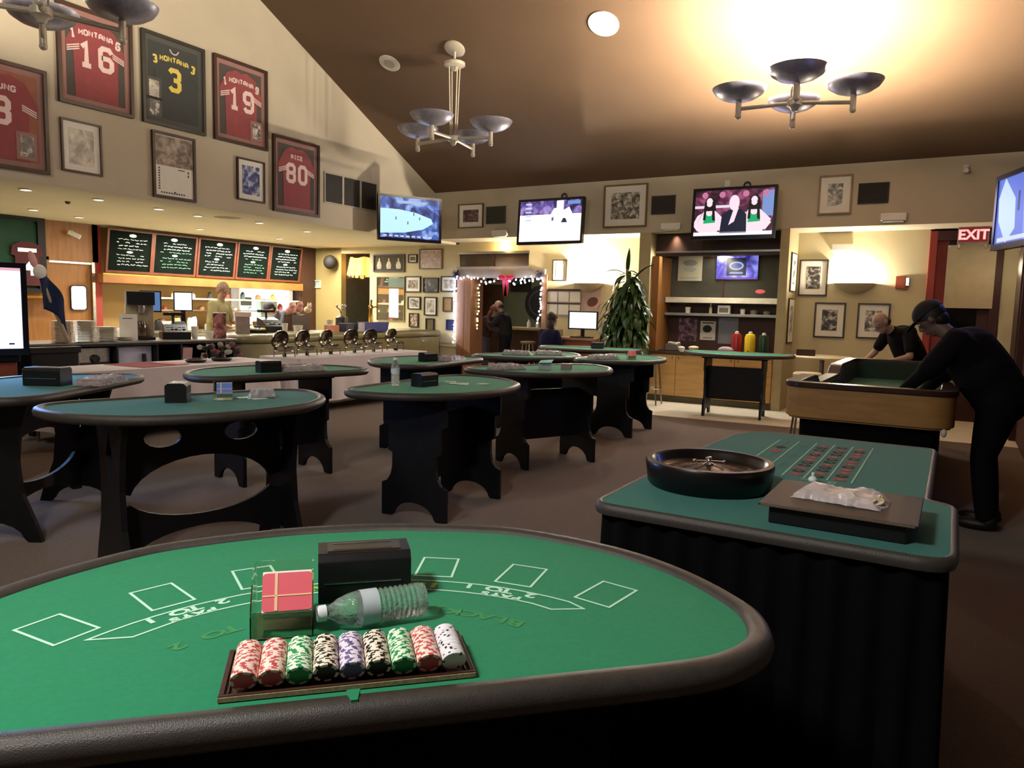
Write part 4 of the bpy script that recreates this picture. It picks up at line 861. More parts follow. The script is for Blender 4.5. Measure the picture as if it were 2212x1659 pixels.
# thermostat, card, vents
frame('wall_clock', 'small square clock on the khaki wall right of the menu boards', 'clock', 'W', -12.88, -12.68, 1.84, 2.02, .02, mat('clock_grey', '#b8b6a0', .5), .0, mcol=mat('clock_face', '#8d9c94', .4))
def vent(label, wall, u0, u1, z0, z1, panels=1, fr=None, dark='#4a4540', grp_='dark wall vents'):
    loc, rz = wallpos(wall, (u0+u1)/2, (z0+z1)/2, .001); w_, h_ = u1-u0, z1-z0; t = thing('air_vent', label, 'vent', loc, rz, grp_)
    dm = mat('vent_'+dark[1:], dark, .7); f_ = .02 if fr else .012
    b = MB(); b.bx(-w_/2, w_/2, -.004, 0, -h_/2, h_/2, mat('vent_back_dark', '#26221e', .8)); b.build('backing', t, smooth=0)
    b = MB(); pw_ = w_/panels
    for k in range(panels):
        x0 = -w_/2+k*pw_; b.ext([(x0, -h_/2), (x0+pw_, -h_/2), (x0+pw_, h_/2), (x0, h_/2)], 0, .016, fr or dm, RX90, holes=[[(x0+f_, -h_/2+f_), (x0+pw_-f_, -h_/2+f_), (x0+pw_-f_, h_/2-f_), (x0+f_, h_/2-f_)]])
    b.build('frame', t, smooth=0)
    b = MB(); ns = int(h_/.022)
    for k in range(ns):
        z = -h_/2+f_+(h_-2*f_)*(k+.5)/ns; b.bx(-w_/2+f_, w_/2-f_, -.014, -.006, z-.0025, z+.005, dm)
    b.build('louvres', t, smooth=0); return t
vent('white framed three-panel return vent right of jersey 80', 'L', 8.89, 10.16, 3.11, 3.60, 3, mat('vent_frame_white', '#a9a295', .6), '#3f3b36')
vent('small vent right of the white-matted dark photograph', 'B', -7.68, -7.25, 3.04, 3.36, dark='#575a50')
vent('dark vent right of the large brown framed photograph', 'B', -4.44, -4.03, 3.08, 3.38)
vent('dark vent at the right end of the header wall', 'B', -1.33, -.93, 3.10, 3.39, dark='#3a3532')
def emlight(label, wall, u, z, w_=.33, on=0):
    loc, rz = wallpos(wall, u, z, .001); t = thing('emergency_light', label, 'emergency light', loc, rz, 'white emergency light boxes')
    b = MB(); b.bx(-w_/2, w_/2, -.07, 0, -.045, .06, white); b.build('housing', t, smooth=0, bev=.012)
    b = MB(); b.bx(-w_/2+.03, w_/2-.03, -.06, -.01, -.065, -.045, mat('em_diffuser_on', '#fff8e8', .5, emit=5, ecol='#fff4d8') if on else mat('em_diffuser', '#c8c4bc', .3)); b.build('diffuser', t, smooth=0, bev=.006)
    if on: lamp('tube', 'AREA', (0, -.08, -.09), on, W2, t, size=.25, direction=(0, -.4, -1))
    return t
emlight('white emergency light box right of the corner television', 'B', -7.35, 2.86)
emlight('white emergency light box below the second header vent', 'B', -4.08, 2.87)
emlight('white emergency light box below the vent at the right end', 'B', -.85, 2.89)
emlight('lit white light box above the wall sconce', 'W', -1.58, 2.54, .30, 3)
t = thing('security_camera', 'small white camera high on the header wall near the right television', 'camera', (-.02, YB, 3.5)); b = MB(); b.bx(-.03, .03, -.03, 0, -.05, .05, white); b.build('wall_plate', t, bev=.004, smooth=0); b = MB(); b.tube([(0, -.03, 0), (0, -.14, -.04)], .03, white, 14); b.build('camera_body', t)
t = thing('fire_bell', 'red-brown fire alarm bell with a strobe, right of the sconce', 'fire alarm', (-.71, YW, 2.02)); b = MB(); b.bx(-.10, .03, -.04, 0, -.09, .09, mat('alarm_red', '#8f4326', .5)); b.build('housing', t, smooth=0, bev=.006); b = MB(); b.bx(.03, .09, -.05, 0, -.06, .07, chrome); b.build('strobe', t, smooth=0, bev=.01); b = MB(); b.bx(-.01, .07, -.035, 0, -.11, -.06, mat('alarm_red', '#8f4326')); b.build('horn', t, smooth=0, bev=.005)
# exit sign
t = thing('exit_sign', 'glowing red EXIT sign above the exit door', 'sign', (.135, YW-.17, 2.67)); b = MB(); b.bx(-.19, .19, -.03, .03, -.13, .13, mat('exit_housing', '#8f8076', .5)); b.build('housing', t, smooth=0, bev=.006)
b = MB(); b.bx(-.17, .17, -.033, -.03, -.09, .10, mat('exit_face', '#5a1a1c', .4, emit=.25, ecol='#c02030')); b.build('face', t, smooth=0)
b = MB(); b.text('EXIT', .19, mat('exit_letters', '#ffffff', .4, emit=2.0, ecol='#ff7078'), Matrix.Translation((0, -.035, .005)) @ RX90, off=.006, sx=.95); b.build('letters', t, smooth=0)
b = MB(); b.bx(-.02, .02, .03, .17, .08, .12, mat('exit_housing', '#8f8076')); b.build('bracket', t, smooth=0)
for x in (-.16, .16): b = MB(); b.tube([(x, -.02, -.13), (x*1.02, -.05, -.18)], .02, chrome, 12); b.build('spot_head', t)
lamp('exit_glow', 'POINT', (0, -.1, .16), .5, '#ff4050', t, size=.04)
t = thing('paper_sheet', 'beige sheet of paper hung over the upper half of the exit door', 'paper', (.135, YW-.07, 2.10)); b = MB(); b.bx(-.30, .30, -.004, 0, -.45, .45, mat('panel_beige', '#b0a284', .85, var=.05)); b.build('sheet', t, smooth=0)
for x in (-.28, .28): b = MB(); b.box((x, -.006, .43), (.03, .004, .03), chrome); b.build('clip', t, smooth=0)
# ================================================================ televisions
em = lambda n, c, e=1.0: mat('screen_'+n, '#050505', .3, emit=e, ecol=c, var=0)
def tv(label, loc, rz, w_, h_, art, glow=0, gcol='#b8c8ff', tilt=0, arm=.35, name='television', group='wall televisions'):
    t = thing(name, label, 'television', loc, rz, group); t.rotation_euler = (tilt, 0, rz); d_ = .07
    b = MB(); b.bx(-w_/2, w_/2, 0, d_, -h_/2, h_/2, blackp); b.build('cabinet', t, smooth=0, bev=.01)
    b = MB(); f_ = .04; b.ext([(-w_/2, -h_/2), (w_/2, -h_/2), (w_/2, h_/2), (-w_/2, h_/2)], 0, .012, mat('tv_bezel', '#0b0b18', .2, spec=.6), RX90, holes=[[(-w_/2+f_, -h_/2+f_*1.3), (w_/2-f_, -h_/2+f_*1.3), (w_/2-f_, h_/2-f_), (-w_/2+f_, h_/2-f_)]]); b.build('bezel', t, smooth=0)
    b = MB(); art(b, w_-2*f_, h_-2.3*f_); o = b.build('screen', t, smooth=0, loc=(0, -.001, f_*.15))
    if arm: b = MB(); b.bx(-.12, .12, d_, d_+.03, -.1, .1, blackw); b.tube([(0, d_, 0), (0, d_+arm, .0)], .025, blackw); b.build('wall_arm', t, smooth=0)
    if glow: lamp('screen_glow', 'AREA', (0, -.03, 0), glow, gcol, t, size=w_*.8, sy=h_*.8, direction=(0, -1, 0))
    return t
def R(b, x0, x1, z0, z1, m_, d=0): b.add([(x0, -d, z0), (x1, -d, z0), (x1, -d, z1), (x0, -d, z1)], [(0, 1, 2, 3)], m_)
def Pg(b, pts, m_, d, M=None): b.ext(pts, 0, d, m_, (M or I4) @ RX90)
def noisescreen(name, c1, c2, c3, e=1):
    return photo('screen_'+name, c1, c2, c3, 6, emit=e)
def art_rink(b, w_, h_):
    W, H = w_/2, h_/2; R(b, -W, W, -H, H, noisescreen('stands_blue', '#16204e', '#34509a', '#7a9ad0'), 0)
    Pg(b, [(-W, -H*.80), (-W*.2, -H*.72), (W*.45, -H*.5), (W*.78, -H*.18), (W*.72, H*.05), (W*.2, H*.3), (-W*.4, H*.42), (-W, H*.42)], em('ice_cyan', '#bdeaf4', 1.15), .002)
    R(b, -W*.45, W*.55, H*.72, H*.86, em('caption', '#a9c4ee', .9), .003)
    for k in range(9): R(b, -W*.9+k*W*.19, -W*.78+k*W*.19, -H*.94, -H*.86, em('caption2', '#dfe8ff', .9), .003)
    for x, z in ((-.5, -.1), (.1, .15), (-.1, -.3), (.3, -.05)): R(b, W*x, W*x+.02, H*z, H*z+.05, em('player_blue', '#5a8aa8', .6), .0035)
def art_hockey(b, w_, h_):
    W, H = w_/2, h_/2; R(b, -W, W, -H, H, noisescreen('stands_purple', '#2a2250', '#5a4a90', '#9a88c8'), 0)
    R(b, -W, W, -H, H*.32, em('ice_white', '#ffffff', 1.6), .002)
    Pg(b, [(W*.0, H*.3), (W*.12, H*.62), (W*.2, H*.62), (W*.2, H*.98), (W*.42, H*.98), (W*.42, H*.5), (W*.6, H*.66), (W*.72, H*.3)], em('player_white', '#f4f2ff', 1.3), .003)
    for k in range(5): R(b, -W*.82, -W*.62, H*(.82-.2*k), H*(.9-.2*k), em('score_text', '#dfe6ff', .9), .003)
    R(b, W*.55, W*.95, H*.78, H*.95, em('score_box', '#7aa0e0', .9), .003)
    R(b, W*.05, W*.12, H*.0, H*.18, em('skate_grey', '#8a8aa8', .7), .003); Pg(b, [(W*.36, -H*.1), (W*.56, -H*.1), (W*.5, H*.12), (W*.42, H*.12)], em('skate_dark', '#4a4a68', .5), .003)
def art_crowd(b, w_, h_):
    W, H = w_/2, h_/2; R(b, -W, W, -H, H, noisescreen('arena_dark', '#1a0818', '#4a1a38', '#8a4a70'), 0)
    skin = em('skin_glare', '#f8e2ee', 1.05); grn = em('top_green', '#18b070', 1.0); hair = em('hair_dark', '#241418', .5); nav = em('suit_navy', '#202848', .5); pk = em('pink_blur', '#e088b0', .8)
    R(b, -W, -W*.1, H*.22, H*.34, em('rail_white', '#e8e0f0', 1), .001); R(b, -W, W, -H, -H*.84, em('desk_white', '#f0ecff', 1.2), .006)
    R(b, W*.72, W, -H*.2, H*.9, em('shirt_blue', '#8aa8e8', .8), .001)
    for x, s in ((-.62, 1), (.52, 1)):
        Pg(b, [(W*(x-.18), -H*.15), (W*(x-.1), H*.62), (W*(x+.02), H*.76), (W*(x+.14), H*.6), (W*(x+.2), -H*.2)], hair, .002)
        Pg(b, [(W*(x-.2), -H*.95), (W*(x-.34), -H*.55), (W*(x-.14), H*.1), (W*(x+.16), H*.1), (W*(x+.44), -H*.35), (W*(x+.18), -H*.95)], skin, .003)
        Pg(b, [(W*(x-.3), -H*.1), (W*(x-.42), -H*.5), (W*(x-.28), -H*.8), (W*(x-.22), -H*.72), (W*(x-.32), -H*.48), (W*(x-.18), H*.02)], skin, .0045); Pg(b, [(W*(x+.18), H*.02), (W*(x+.34), -H*.48), (W*(x+.24), -H*.72), (W*(x+.3), -H*.8), (W*(x+.44), -H*.48), (W*(x+.28), -H*.08)], skin, .0045); Pg(b, [(W*(x-.15), -H*.3), (W*(x-.12), H*.5), (W*(x-.07), H*.5), (W*(x-.08), -H*.3)], hair, .0052); Pg(b, [(W*(x+.09), -H*.3), (W*(x+.07), H*.5), (W*(x+.12), H*.5), (W*(x+.17), -H*.35)], hair, .0052)
        Pg(b, arc(W*x, H*.48, W*.085, 0, 360, 14, H*.2)[:-1], skin, .004)
        Pg(b, [(W*(x-.14), -H*.45), (W*(x-.10), H*.0), (W*(x-.03), -H*.12), (W*(x+.05), -H*.12), (W*(x+.12), H*.02), (W*(x+.17), -H*.42)], grn, .005)
    Pg(b, [(-W*.32, -H*.9), (-W*.28, -H*.1), (-W*.1, H*.12), (W*.2, H*.14), (W*.34, -H*.1), (W*.36, -H*.9)], nav, .006)
    Pg(b, arc(W*.02, H*.42, W*.13, 0, 360, 16, H*.34)[:-1], skin, .007); Pg(b, [(-W*.1, -H*.55), (W*.04, -H*.4), (W*.14, H*.2), (W*.02, H*.2)], skin, .0075)
    for x in (-.75, -.3, .3, .8): Pg(b, arc(W*x, H*.8, W*.08, 0, 360, 12, H*.14)[:-1], pk, .0015)
def art_close(b, w_, h_):
    W, H = w_/2, h_/2; R(b, -W, W, -H, H, em('blue_field', '#5a78e0', .9), 0)
    Pg(b, [(-W*.75, H), (-W*.35, H*.3), (-W*.3, -H*.6), (-W*.6, -H), (-W*.9, -H*.3), (-W*.95, H*.4)], em('pale_blue', '#b8d2f8', 1.1), .002)
    Pg(b, [(-W*.1, H), (W*.4, H), (W*.5, -H), (0, -H)], em('mid_blue', '#7a9af0', 1), .002); R(b, -W*.25, -W*.2, -H*.1, H*.5, em('dark_slit', '#30406a', .5), .003); R(b, -W*.9, W*.9, -H*.95, -H*.82, em('caption3', '#d8e4ff', .9), .003)
def art_kiosk(b, w_, h_):
    W, H = w_/2, h_/2; R(b, -W, W, -H, H, em('page_white', '#e6ecff', 1.5), 0); R(b, -W, W, H*.93, H, em('page_pink', '#f0b8c8', 1.0), .001)
    R(b, -W*.9, W*.5, H*.28, H*.30, em('page_grey', '#a8b0d0', .9), .001)
    Pg(b, arc(W*.3, -H*.88, .018, 0, 360, 12)[:-1], em('logo_navy', '#2a3060', .5), .001); R(b, W*.7, W*.82, -H*.9, -H*.86, em('logo_navy', '#2a3060', .5), .001)
tv('flat television in the corner showing a blue hockey rink', (-8.28, 10.35, 2.99), math.radians(58), 1.16, .78, art_rink, 5, '#a8c8ff', arm=.62)
tv('flat television in the middle of the header with glaring white ice', (-6.15, 11.52, 3.0), 0.0, 1.28, .79, art_hockey, 9, '#e0e0ff', arm=.26, tilt=-.06)
tv('flat television showing women in green and a man in a suit', (-3.01, 11.52, 3.01), 0, 1.26, .78, art_crowd, 9, '#e8d8ff', arm=.26, tilt=-.06)
tv('television cut off at the right edge with a blue picture', (.42, 7.35, 2.42), math.radians(-70), 1.1, .64, art_close, 8, '#7a90ff', arm=.2)
for x, y, z, lab in ((-6.05, 11.66, 3.46, 'small black cable clamp above the middle television'), (-2.9, 11.66, 3.46, 'small black cable clamp above the cheering-crowd television')):
    t = thing('cable_clamp', lab, 'clamp', (x, YB, z), 0); b = MB(); b.tube([(.05*math.cos(g*PI/6), -.02, .05*math.sin(g*PI/6)) for g in range(13)], .012, blackp, 6); b.build('loop', t); b = MB(); b.bx(-.02, .02, -.02, 0, -.06, -.03, blackp); b.build('base', t, smooth=0)
b = MB(); b.bx(-.04, .04, -.05, 0, -.05, .05, white); tag(b.build('wall_box', loc=(-3.2, YB, 3.5), smooth=0, bev=.006), 'tiny white box on the header above the cheering-crowd television', 'box')
# kiosk screen at far left
t = tv('upright glowing white screen at the far left edge', (-6.40, 2.76, 1.39), math.radians(76), .70, .72, art_kiosk, 26, '#7fb0ff', arm=0, name='kiosk_screen', group='screens at the left')
b = MB(); b.bx(-.28, .28, .07, .4, -1.42, -.36, mat('kiosk_body_orange', '#7a3c28', .5, var=.2)); b.bx(-.3, .3, .05, .42, -.42, -.36, blackp); b.build('pedestal', t, smooth=0, bev=.01)
# ================================================================ shelf niche
t = thing('base_cabinet', 'maple base cabinet with dark top and toe kick in the shelf niche', 'cabinet', ((NX0+NX1)/2, YB+.02, 0)); W = (NX1-NX0)/2-.004
b = MB(); b.bx(-W, W, .02, .55, .1, .8, woodlt); b.build('body', t, smooth=0)
b = MB(); b.bx(-W, W, .0, .5, 0, .1, mat('toe_kick', '#4d4a3a', .6)); b.build('toe_kick', t, smooth=0)
b = MB(); b.bx(-W, W, -.02, .56, .8, .845, mat('counter_dark', '#4a3d34', .3)); b.build('countertop', t, smooth=0, bev=.004)
for k, (x0, x1, hx) in enumerate(((-W+.02, -W+.50, .43), (-W+.51, -W+.99, .05), (-W+1.0, -W+1.46, .41), (-W+1.47, W-.02, .05))):
    b = MB(); b.bx(x0, x1, 0, .02, .11, .79, woodlt); dr = b.build('door', t, smooth=0, bev=.003)
    b = MB(); b.tube([(x0+hx, 0, .72), (x0+hx, -.025, .725), (x0+hx, -.025, .76), (x0+hx, 0, .765)], .005, chrome, 6); b.build('handle', dr)
for z, lab, m_, th in ((1.70, 'bright white upper shelf of the niche', mat('shelf_white', '#e0d8c4', .5), .09), (1.46, 'grey lower shelf of the niche', mat('shelf_grey', '#7f8080', .5), .045)):
    b = MB(); b.bx(NX0+.13, NX1-.005, YB+.45, YW, z-th/2, z+th/2, m_); tag(b.build('wall_shelf', smooth=0, bev=.004), lab, 'shelf', 'niche shelves')
def fsheet(name, label, cat, x0, x1, z0, z1, m_, y=YW-.005, th=.004, extra=None):
    t = thing(name, label, cat, ((x0+x1)/2, y, (z0+z1)/2)); w_, h_ = x1-x0, z1-z0
    b = MB(); b.bx(-w_/2, w_/2, -th, 0, -h_/2, h_/2, m_)
    b.build('sheet', t, smooth=0)
    if extra: b = MB(); extra(b, w_, h_, -th-.0008); b.build('print', t, smooth=0)
    return t
def pr_car(b, w_, h_, y):
    b.ell((0, y, .03), (w_*.3, .001, h_*.1), mat('print_grey', '#8a8a84', .7)); b.ell((0, y, -.08), (w_*.28, .001, h_*.08), mat('print_grey2', '#a5a39a', .7)); b.bx(-w_*.4, w_*.4, y, y+.0006, -h_*.42, -h_*.40, mat('print_grey', '#8a8a84'))
fsheet('poster', 'pale grey poster of a drawn shape in the niche window', 'poster', -4.18, -3.76, 2.03, 2.58, mat('poster_pale', '#b8b49f', .7, var=.05), extra=pr_car)
def pr_ink(b, w_, h_, y):
    b.ell((-.01, y, .03), (w_*.3, .001, h_*.2), mat('print_dark', '#2c2a2e', .7)); b.bx(-w_*.38, w_*.38, y, y+.0006, h_*.38, h_*.44, mat('print_dark', '#2c2a2e')); b.bx(-w_*.3, w_*.3, y, y+.0006, -h_*.40, -h_*.37, mat('print_dark', '#2c2a2e'))
fsheet('flyer', 'purple and pink flyer on the niche back panel', 'flyer', -4.12, -3.80, 1.0, 1.40, photo('flyer_mauve', '#3a2838', '#785a70', '#b890a0', 12))
fsheet('flyer', 'white flyer with a black drawing on the niche back panel', 'flyer', -3.74, -3.48, 1.03, 1.35, paperw, extra=pr_ink)
fsheet('flyer', 'shiny grey flyer in a plastic sleeve on the niche back panel', 'flyer', -3.43, -3.10, .98, 1.42, mat('sleeve_grey', '#8c8e98', .15, spec=.8, var=.1))
t = thing('television', 'small television glowing violet with an oval emblem behind the niche glass', 'television', (-3.17, YW+.0, 2.26)); 
b = MB(); b.bx(-.35, .35, -.03, .0, -.21, .21, blackp); b.build('cabinet', t, smooth=0)
b = MB(); R(b, -.34, .34, -.20, .20, noisescreen('violet', '#2a2470', '#5050b8', '#8a90e8', .8), .032); R(b, -.17, .15, -.14, .15, em('panel_navy', '#101a4a', .5), .033); R(b, -.34, .34, -.20, -.17, em('violet_bar', '#8858c8', .9), .034)
Pg(b, arc(-.01, .02, .12, 0, 360, 24, .07)[:-1], em('oval_pale', '#9ab0f0', 1), .035); Pg(b, arc(-.01, .02, .09, 0, 360, 24, .045)[:-1], em('oval_blue', '#3a50a8', .7), .036); R(b, -.12, .10, -.11, -.085, em('oval_pale', '#9ab0f0', 1), .035); b.build('screen', t, smooth=0)
b = MB(); b.ell((0, 0, 0), (.08, .004, .035), mat('red_neon', '#c06060', .4, emit=.5, ecol='#d05858')); tag(b.build('neon_sign', loc=(-2.78, YW+.0, 1.86)), 'small reddish oval sign low in the niche window', 'sign')
def cup(name, label, cat, x, y, z, r, h_, m_, r2_=None, group=None, fill=None):
    t = thing(name, label, cat, (x, y, z), 0, group); r2_ = r2_ or r*1.2
    b = MB(); b.lathe([(.001, 0), (r, 0), (r2_, h_), (r2_*.93, h_), (r*.9, .01), (.001, .01)], m_, 20); b.build('body', t)
    if fill: b = MB(); b.ell((0, 0, h_*.92), (r2_*.92, r2_*.92, h_*.35), fill); b.build('contents', t)
    return t
crm = mat('ceramic_white', '#dcd6c8', .4); grn_ = mat('leaf_olive', '#5d6a3c', .7)
cup('cup', 'white cup standing alone at left of the lower niche shelf', 'cup', -3.92, 12.42, 1.4825, .04, .10, crm)
t = thing('squeeze_bottle', 'slim cream bottle in the middle of the lower niche shelf', 'bottle', (-3.53, 12.42, 1.4825)); b = MB(); b.lathe([(.001, 0), (.025, 0), (.025, .09), (.01, .12), (.01, .15), (.001, .15)], mat('bottle_cream', '#cdbb98', .4), 16); b.build('body', t); b = MB(); b.lathe([(.001, .17), (.012, .165), (.012, .145), (.001, .145)], white, 12); b.build('cap', t)
t = thing('napkin_box', 'white framed box on the lower niche shelf below the violet television', 'box', (-3.30, 12.42, 1.4825)); b = MB(); b.bx(-.10, .10, -.05, .05, 0, .14, crm); b.build('body', t, smooth=0, bev=.008); b = MB(); b.bx(-.075, .075, -.053, -.05, .02, .10, mat('box_print', '#6b6862', .6)); b.build('front_label', t, smooth=0)
cup('small_planter', 'small white planter with greenery on the lower niche shelf', 'plant pot', -3.0, 12.42, 1.4825, .035, .08, crm, fill=grn_)
cup('small_planter', 'low bowl of olive greenery on the lower niche shelf', 'plant pot', -2.82, 12.42, 1.4825, .05, .06, mat('bowl_olive', '#77705a', .6), fill=grn_)
cup('small_planter', 'rightmost dim bowl of greenery on the lower niche shelf', 'plant pot', -2.62, 12.42, 1.4825, .045, .05, mat('bowl_olive', '#77705a'), fill=grn_)
t = thing('condiment_tray', 'grey rack heaped with white packets at the left end of the niche counter', 'tray', (-4.05, 12.0, .845)); b = MB(); b.bx(-.18, .20, -.1, .12, 0, .015, blackp); b.bx(-.06, .14, -.09, .1, .015, .12, mat('bin_grey', '#6a655c', .5)); b.build('rack', t, smooth=0, bev=.004); rn = random.Random(3)
b = MB()
for k in range(26): b.box((rn.uniform(-.05, .13), rn.uniform(-.07, .08), .12+rn.uniform(0, .03)), (.05, .03, .012), white, rn.uniform(0, 3))
o = b.build('packets', t, smooth=0); o['kind'] = 'stuff'
cup('serving_bowl', 'white bowl of packets beside the grey rack on the niche counter', 'bowl', -3.85, 11.95, .845, .05, .07, crm, fill=white)
cup('serving_bowl', 'pale yellow bowl of lemons on the niche counter', 'bowl', -3.66, 12.0, .845, .05, .08, crm, .09, fill=mat('lemon_pale', '#e0cf8a', .6))
def dispenser(label, x, col, r=.085, h_=.34, y=12.05):
    t = thing('drink_dispenser', label, 'dispenser', (x, y, .845), 0, 'tall drink dispensers'); m_ = mat('dispenser_'+col[1:], col, .3, var=.05)
    b = MB(); b.lathe([(.001, 0), (r, 0), (r, h_*.8), (r*.8, h_*.95), (.001, h_)], m_, 24); b.build('body', t); b = MB(); b.lathe([(.001, h_+.03), (.03, h_+.02), (.035, h_-.01), (.001, h_-.01)], mat('lid_grey', '#bdb6b0', .4), 16); b.build('lid', t)
    b = MB(); b.tube([(0, -r, .06), (0, -r-.03, .055), (0, -r-.035, .03)], .01, blackp, 8); b.build('tap', t); return t
dispenser('dark red drink dispenser on the niche counter', -2.98, '#8a1f22'); dispenser('yellow drink dispenser on the niche counter', -2.77, '#d8b820'); dispenser('dark green drink dispenser with a round label on the niche counter', -2.56, '#16301c', .08, .33)
t = thing('grey_bag', 'crumpled grey and pink bag on the niche counter before the dispensers', 'bag', (-3.07, 11.8+.1, .845), 0); b = MB(); b.ell((0, 0, .06), (.13, .06, .07), mat('bag_grey_pink', '#8f7f80', .6, var=.3, scale=12)); b.build('bag', t); t.location = (-3.12, 11.95, .835)
# tall plant
t = thing('potted_plant', 'tall leafy corn plant with drooping leaves left of the shelf niche', 'plant', (-4.60, 11.32, 0)); t.scale = (1.25, 1.2, 1.08)
b = MB(); b.lathe([(.001, 0), (.16, 0), (.2, .3), (.22, .34), (.2, .34), (.18, .3), (.001, .29)], mat('plant_pot_dark', '#2b2621', .5), 28); b.build('pot', t)
rn = random.Random(11); lg = mat('leaf_dark_green', '#2c4519', .32, spec=.5, var=.35, scale=5); stem = mat('plant_cane', '#6b5a3a', .8)
tops = [(0, 0, 2.0), (.12, .05, 1.75), (-.14, .08, 1.6), (.05, -.1, 1.3), (-.1, -.08, 1.05), (.18, -.04, 1.45), (-.2, 0, 1.3)]
for x, y, z in tops[:5]:
    b = MB(); b.tube([(x*.3, y*.3, .28), (x*.8, y*.8, z*.55), (x, y, z)], [.02, .018, .014], stem, 8); b.build('cane', t)
b = MB()
def leaf(p, d, L_, w_, droop, m_=None):
    d = Vector(d).normalized(); side = d.cross(Vector((0, 0, 1))); side = side.normalized() if side.length > .01 else Vector((1, 0, 0)); vs = []; p = Vector(p); cur = p.copy(); dr = d.copy(); n_ = 7
    for i in range(n_):
        t_ = i/(n_-1); ww = w_*math.sin(PI*min(1, .12+t_*.88))**.7*(1-.25*t_); fold = Vector((0, 0, .012))
        vs += [cur-side*ww/2+fold, cur.copy(), cur+side*ww/2+fold]; dr = (dr+Vector((0, 0, -droop/(n_-1)))).normalized(); cur = cur+dr*L_/(n_-1)
    fs = []
    for i in range(n_-1):
        for k in (0, 1): fs.append((i*3+k, i*3+k+1, i*3+k+4, i*3+k+3))
    b.add(vs, fs, m_ or lg)
for (x, y, z) in tops+[(0, 0, 1.8), (.08, .05, 1.55), (0, -.05, 1.0), (-.12, 0, 1.4), (.14, 0, 1.2), (.05, 0, 1.95)]:
    for k in range(34):
        a = rn.uniform(0, 2*PI); zz_ = z-rn.uniform(0, .5); up_ = rn.uniform(.15, .8)
        leaf((x+.03*math.cos(a), y+.03*math.sin(a), zz_), (math.cos(a), math.sin(a), up_), rn.uniform(.26, .40), rn.uniform(.05, .085), rn.uniform(1.8, 6.0))
leaf((.0, 0, 1.95), (.12, -.1, 2), .36, .07, .3); leaf((.1, 0, 1.85), (.8, -.2, 1.2), .36, .07, .8); leaf((0, 0, 1.9), (-.7, -.2, 1), .34, .06, 1.6)
b.build('foliage', t, smooth=60)
# ================================================================ desk recess
t = thing('host_desk', 'reddish brown host desk in the glaring recess', 'desk', (-5.75, 12.0, 0)); rb = mat('desk_red_brown', '#8a5040', .45, var=.15, scale=4)
b = MB(); b.bx(-.42, .42, -.25, .25, 0, .96, rb); b.build('body', t, smooth=0); b = MB(); b.bx(-.46, .46, -.29, .28, .96, 1.0, mat('desk_top', '#b08a70', .3)); b.build('desktop', t, smooth=0, bev=.004); b = MB(); b.bx(-.62, -.42, -.25, .2, 0, 1.12, mat('desk_side_grey', '#7f7a70', .5)); b.build('side_panel', t, smooth=0)
t = thing('computer_monitor', 'computer monitor glowing white on the host desk', 'monitor', (-5.66, 11.95, 1.0), .1); b = MB(); b.bx(-.28, .28, 0, .03, .14, .47, mat('monitor_grey', '#3f3f48', .4)); b.build('housing', t, smooth=0, bev=.006)
b = MB(); R(b, -.25, .25, .165, .445, em('desk_white_page', '#eef2ff', 1.3), .001); b.build('screen', t, smooth=0); b = MB(); b.bx(-.03, .03, .0, .03, .02, .16, blackp); b.bx(-.12, .12, -.06, .10, 0, .02, blackp); b.build('stand', t, smooth=0)
t = thing('keyboard', 'dark keyboard in front of the glowing monitor', 'keyboard', (-5.6, 11.80, 1.0)); b = MB(); b.bx(-.2, .2, -.06, .06, 0, .02, blackp); b.build('keyboard_body', t, smooth=0)
t = thing('notice_rack', 'grey framed rack of white notices on the wall beside the doorway', 'notice board', (-6.38, YW, 1.62)); b = MB(); b.bx(-.38, .36, -.015, 0, -.26, .24, mat('rack_grey', '#9a94a0', .5)); b.bx(-.4, .38, -.03, 0, .22, .25, darkwood); b.bx(-.38, .36, -.025, -.015, -.03, -.01, darkwood); b.build('board', t, smooth=0)
for i in range(6): b = MB(); b.bx(-.34+(i % 3)*.24, -.13+(i % 3)*.24, -.02, -.016, -.23+(i//3)*.24, -.04+(i//3)*.24, paperw); b.build('notice', t, smooth=0)
def pr_blob(b, w_, h_, y): b.ell((.03, y, -.02), (w_*.3, .001, h_*.16), mat('print_maroon', '#5c3a38', .7), rot=Matrix.Rotation(-.4, 4, 'Y'))
fsheet('poster', 'pinkish poster with a dark shape right of the notice rack', 'poster', -6.0, -5.62, 1.40, 1.92, mat('poster_pink_grey', '#b39a94', .7), extra=pr_blob)
# ================================================================ string lights, garland, bow
def bulbs_on(path, n, label, cord='#2d3524', jit=.02, col='#eef2ff', e=14, group='string lights of the doorway', r=.017, warm=None, seed=1):
    t = thing('string_lights', label, 'string lights', path[0], 0, group); o0 = Vector(path[0]); rnd = random.Random(seed); P = [Vector(p)-o0 for p in path]; L_ = [0]
    for i in range(len(P)-1): L_.append(L_[-1]+(P[i+1]-P[i]).length)
    def at(s_):
        for i in range(len(P)-1):
            if s_ <= L_[i+1]+1e-9: return P[i].lerp(P[i+1], (s_-L_[i])/(L_[i+1]-L_[i]))
        return P[-1]
    m_ = mat('bulb_'+col[1:], '#ffffff', .3, emit=e, ecol=col); pts = []
    b = MB()
    for k in range(n):
        p = at(L_[-1]*(k+.5)/n)+Vector((rnd.uniform(-jit, jit), rnd.uniform(-.02, .0), rnd.uniform(-jit, jit))); pts.append(p); 
    b.tube(pts, .004, mat('cord_green', cord, .7), 5); b.build('cord', t)
    for p in pts: q = MB(); q.ell((0, 0, 0), (r, r, r*1.2), m_, 10, 6); q.build('bulb', t, loc=p)
    return t
yj = YW-.10
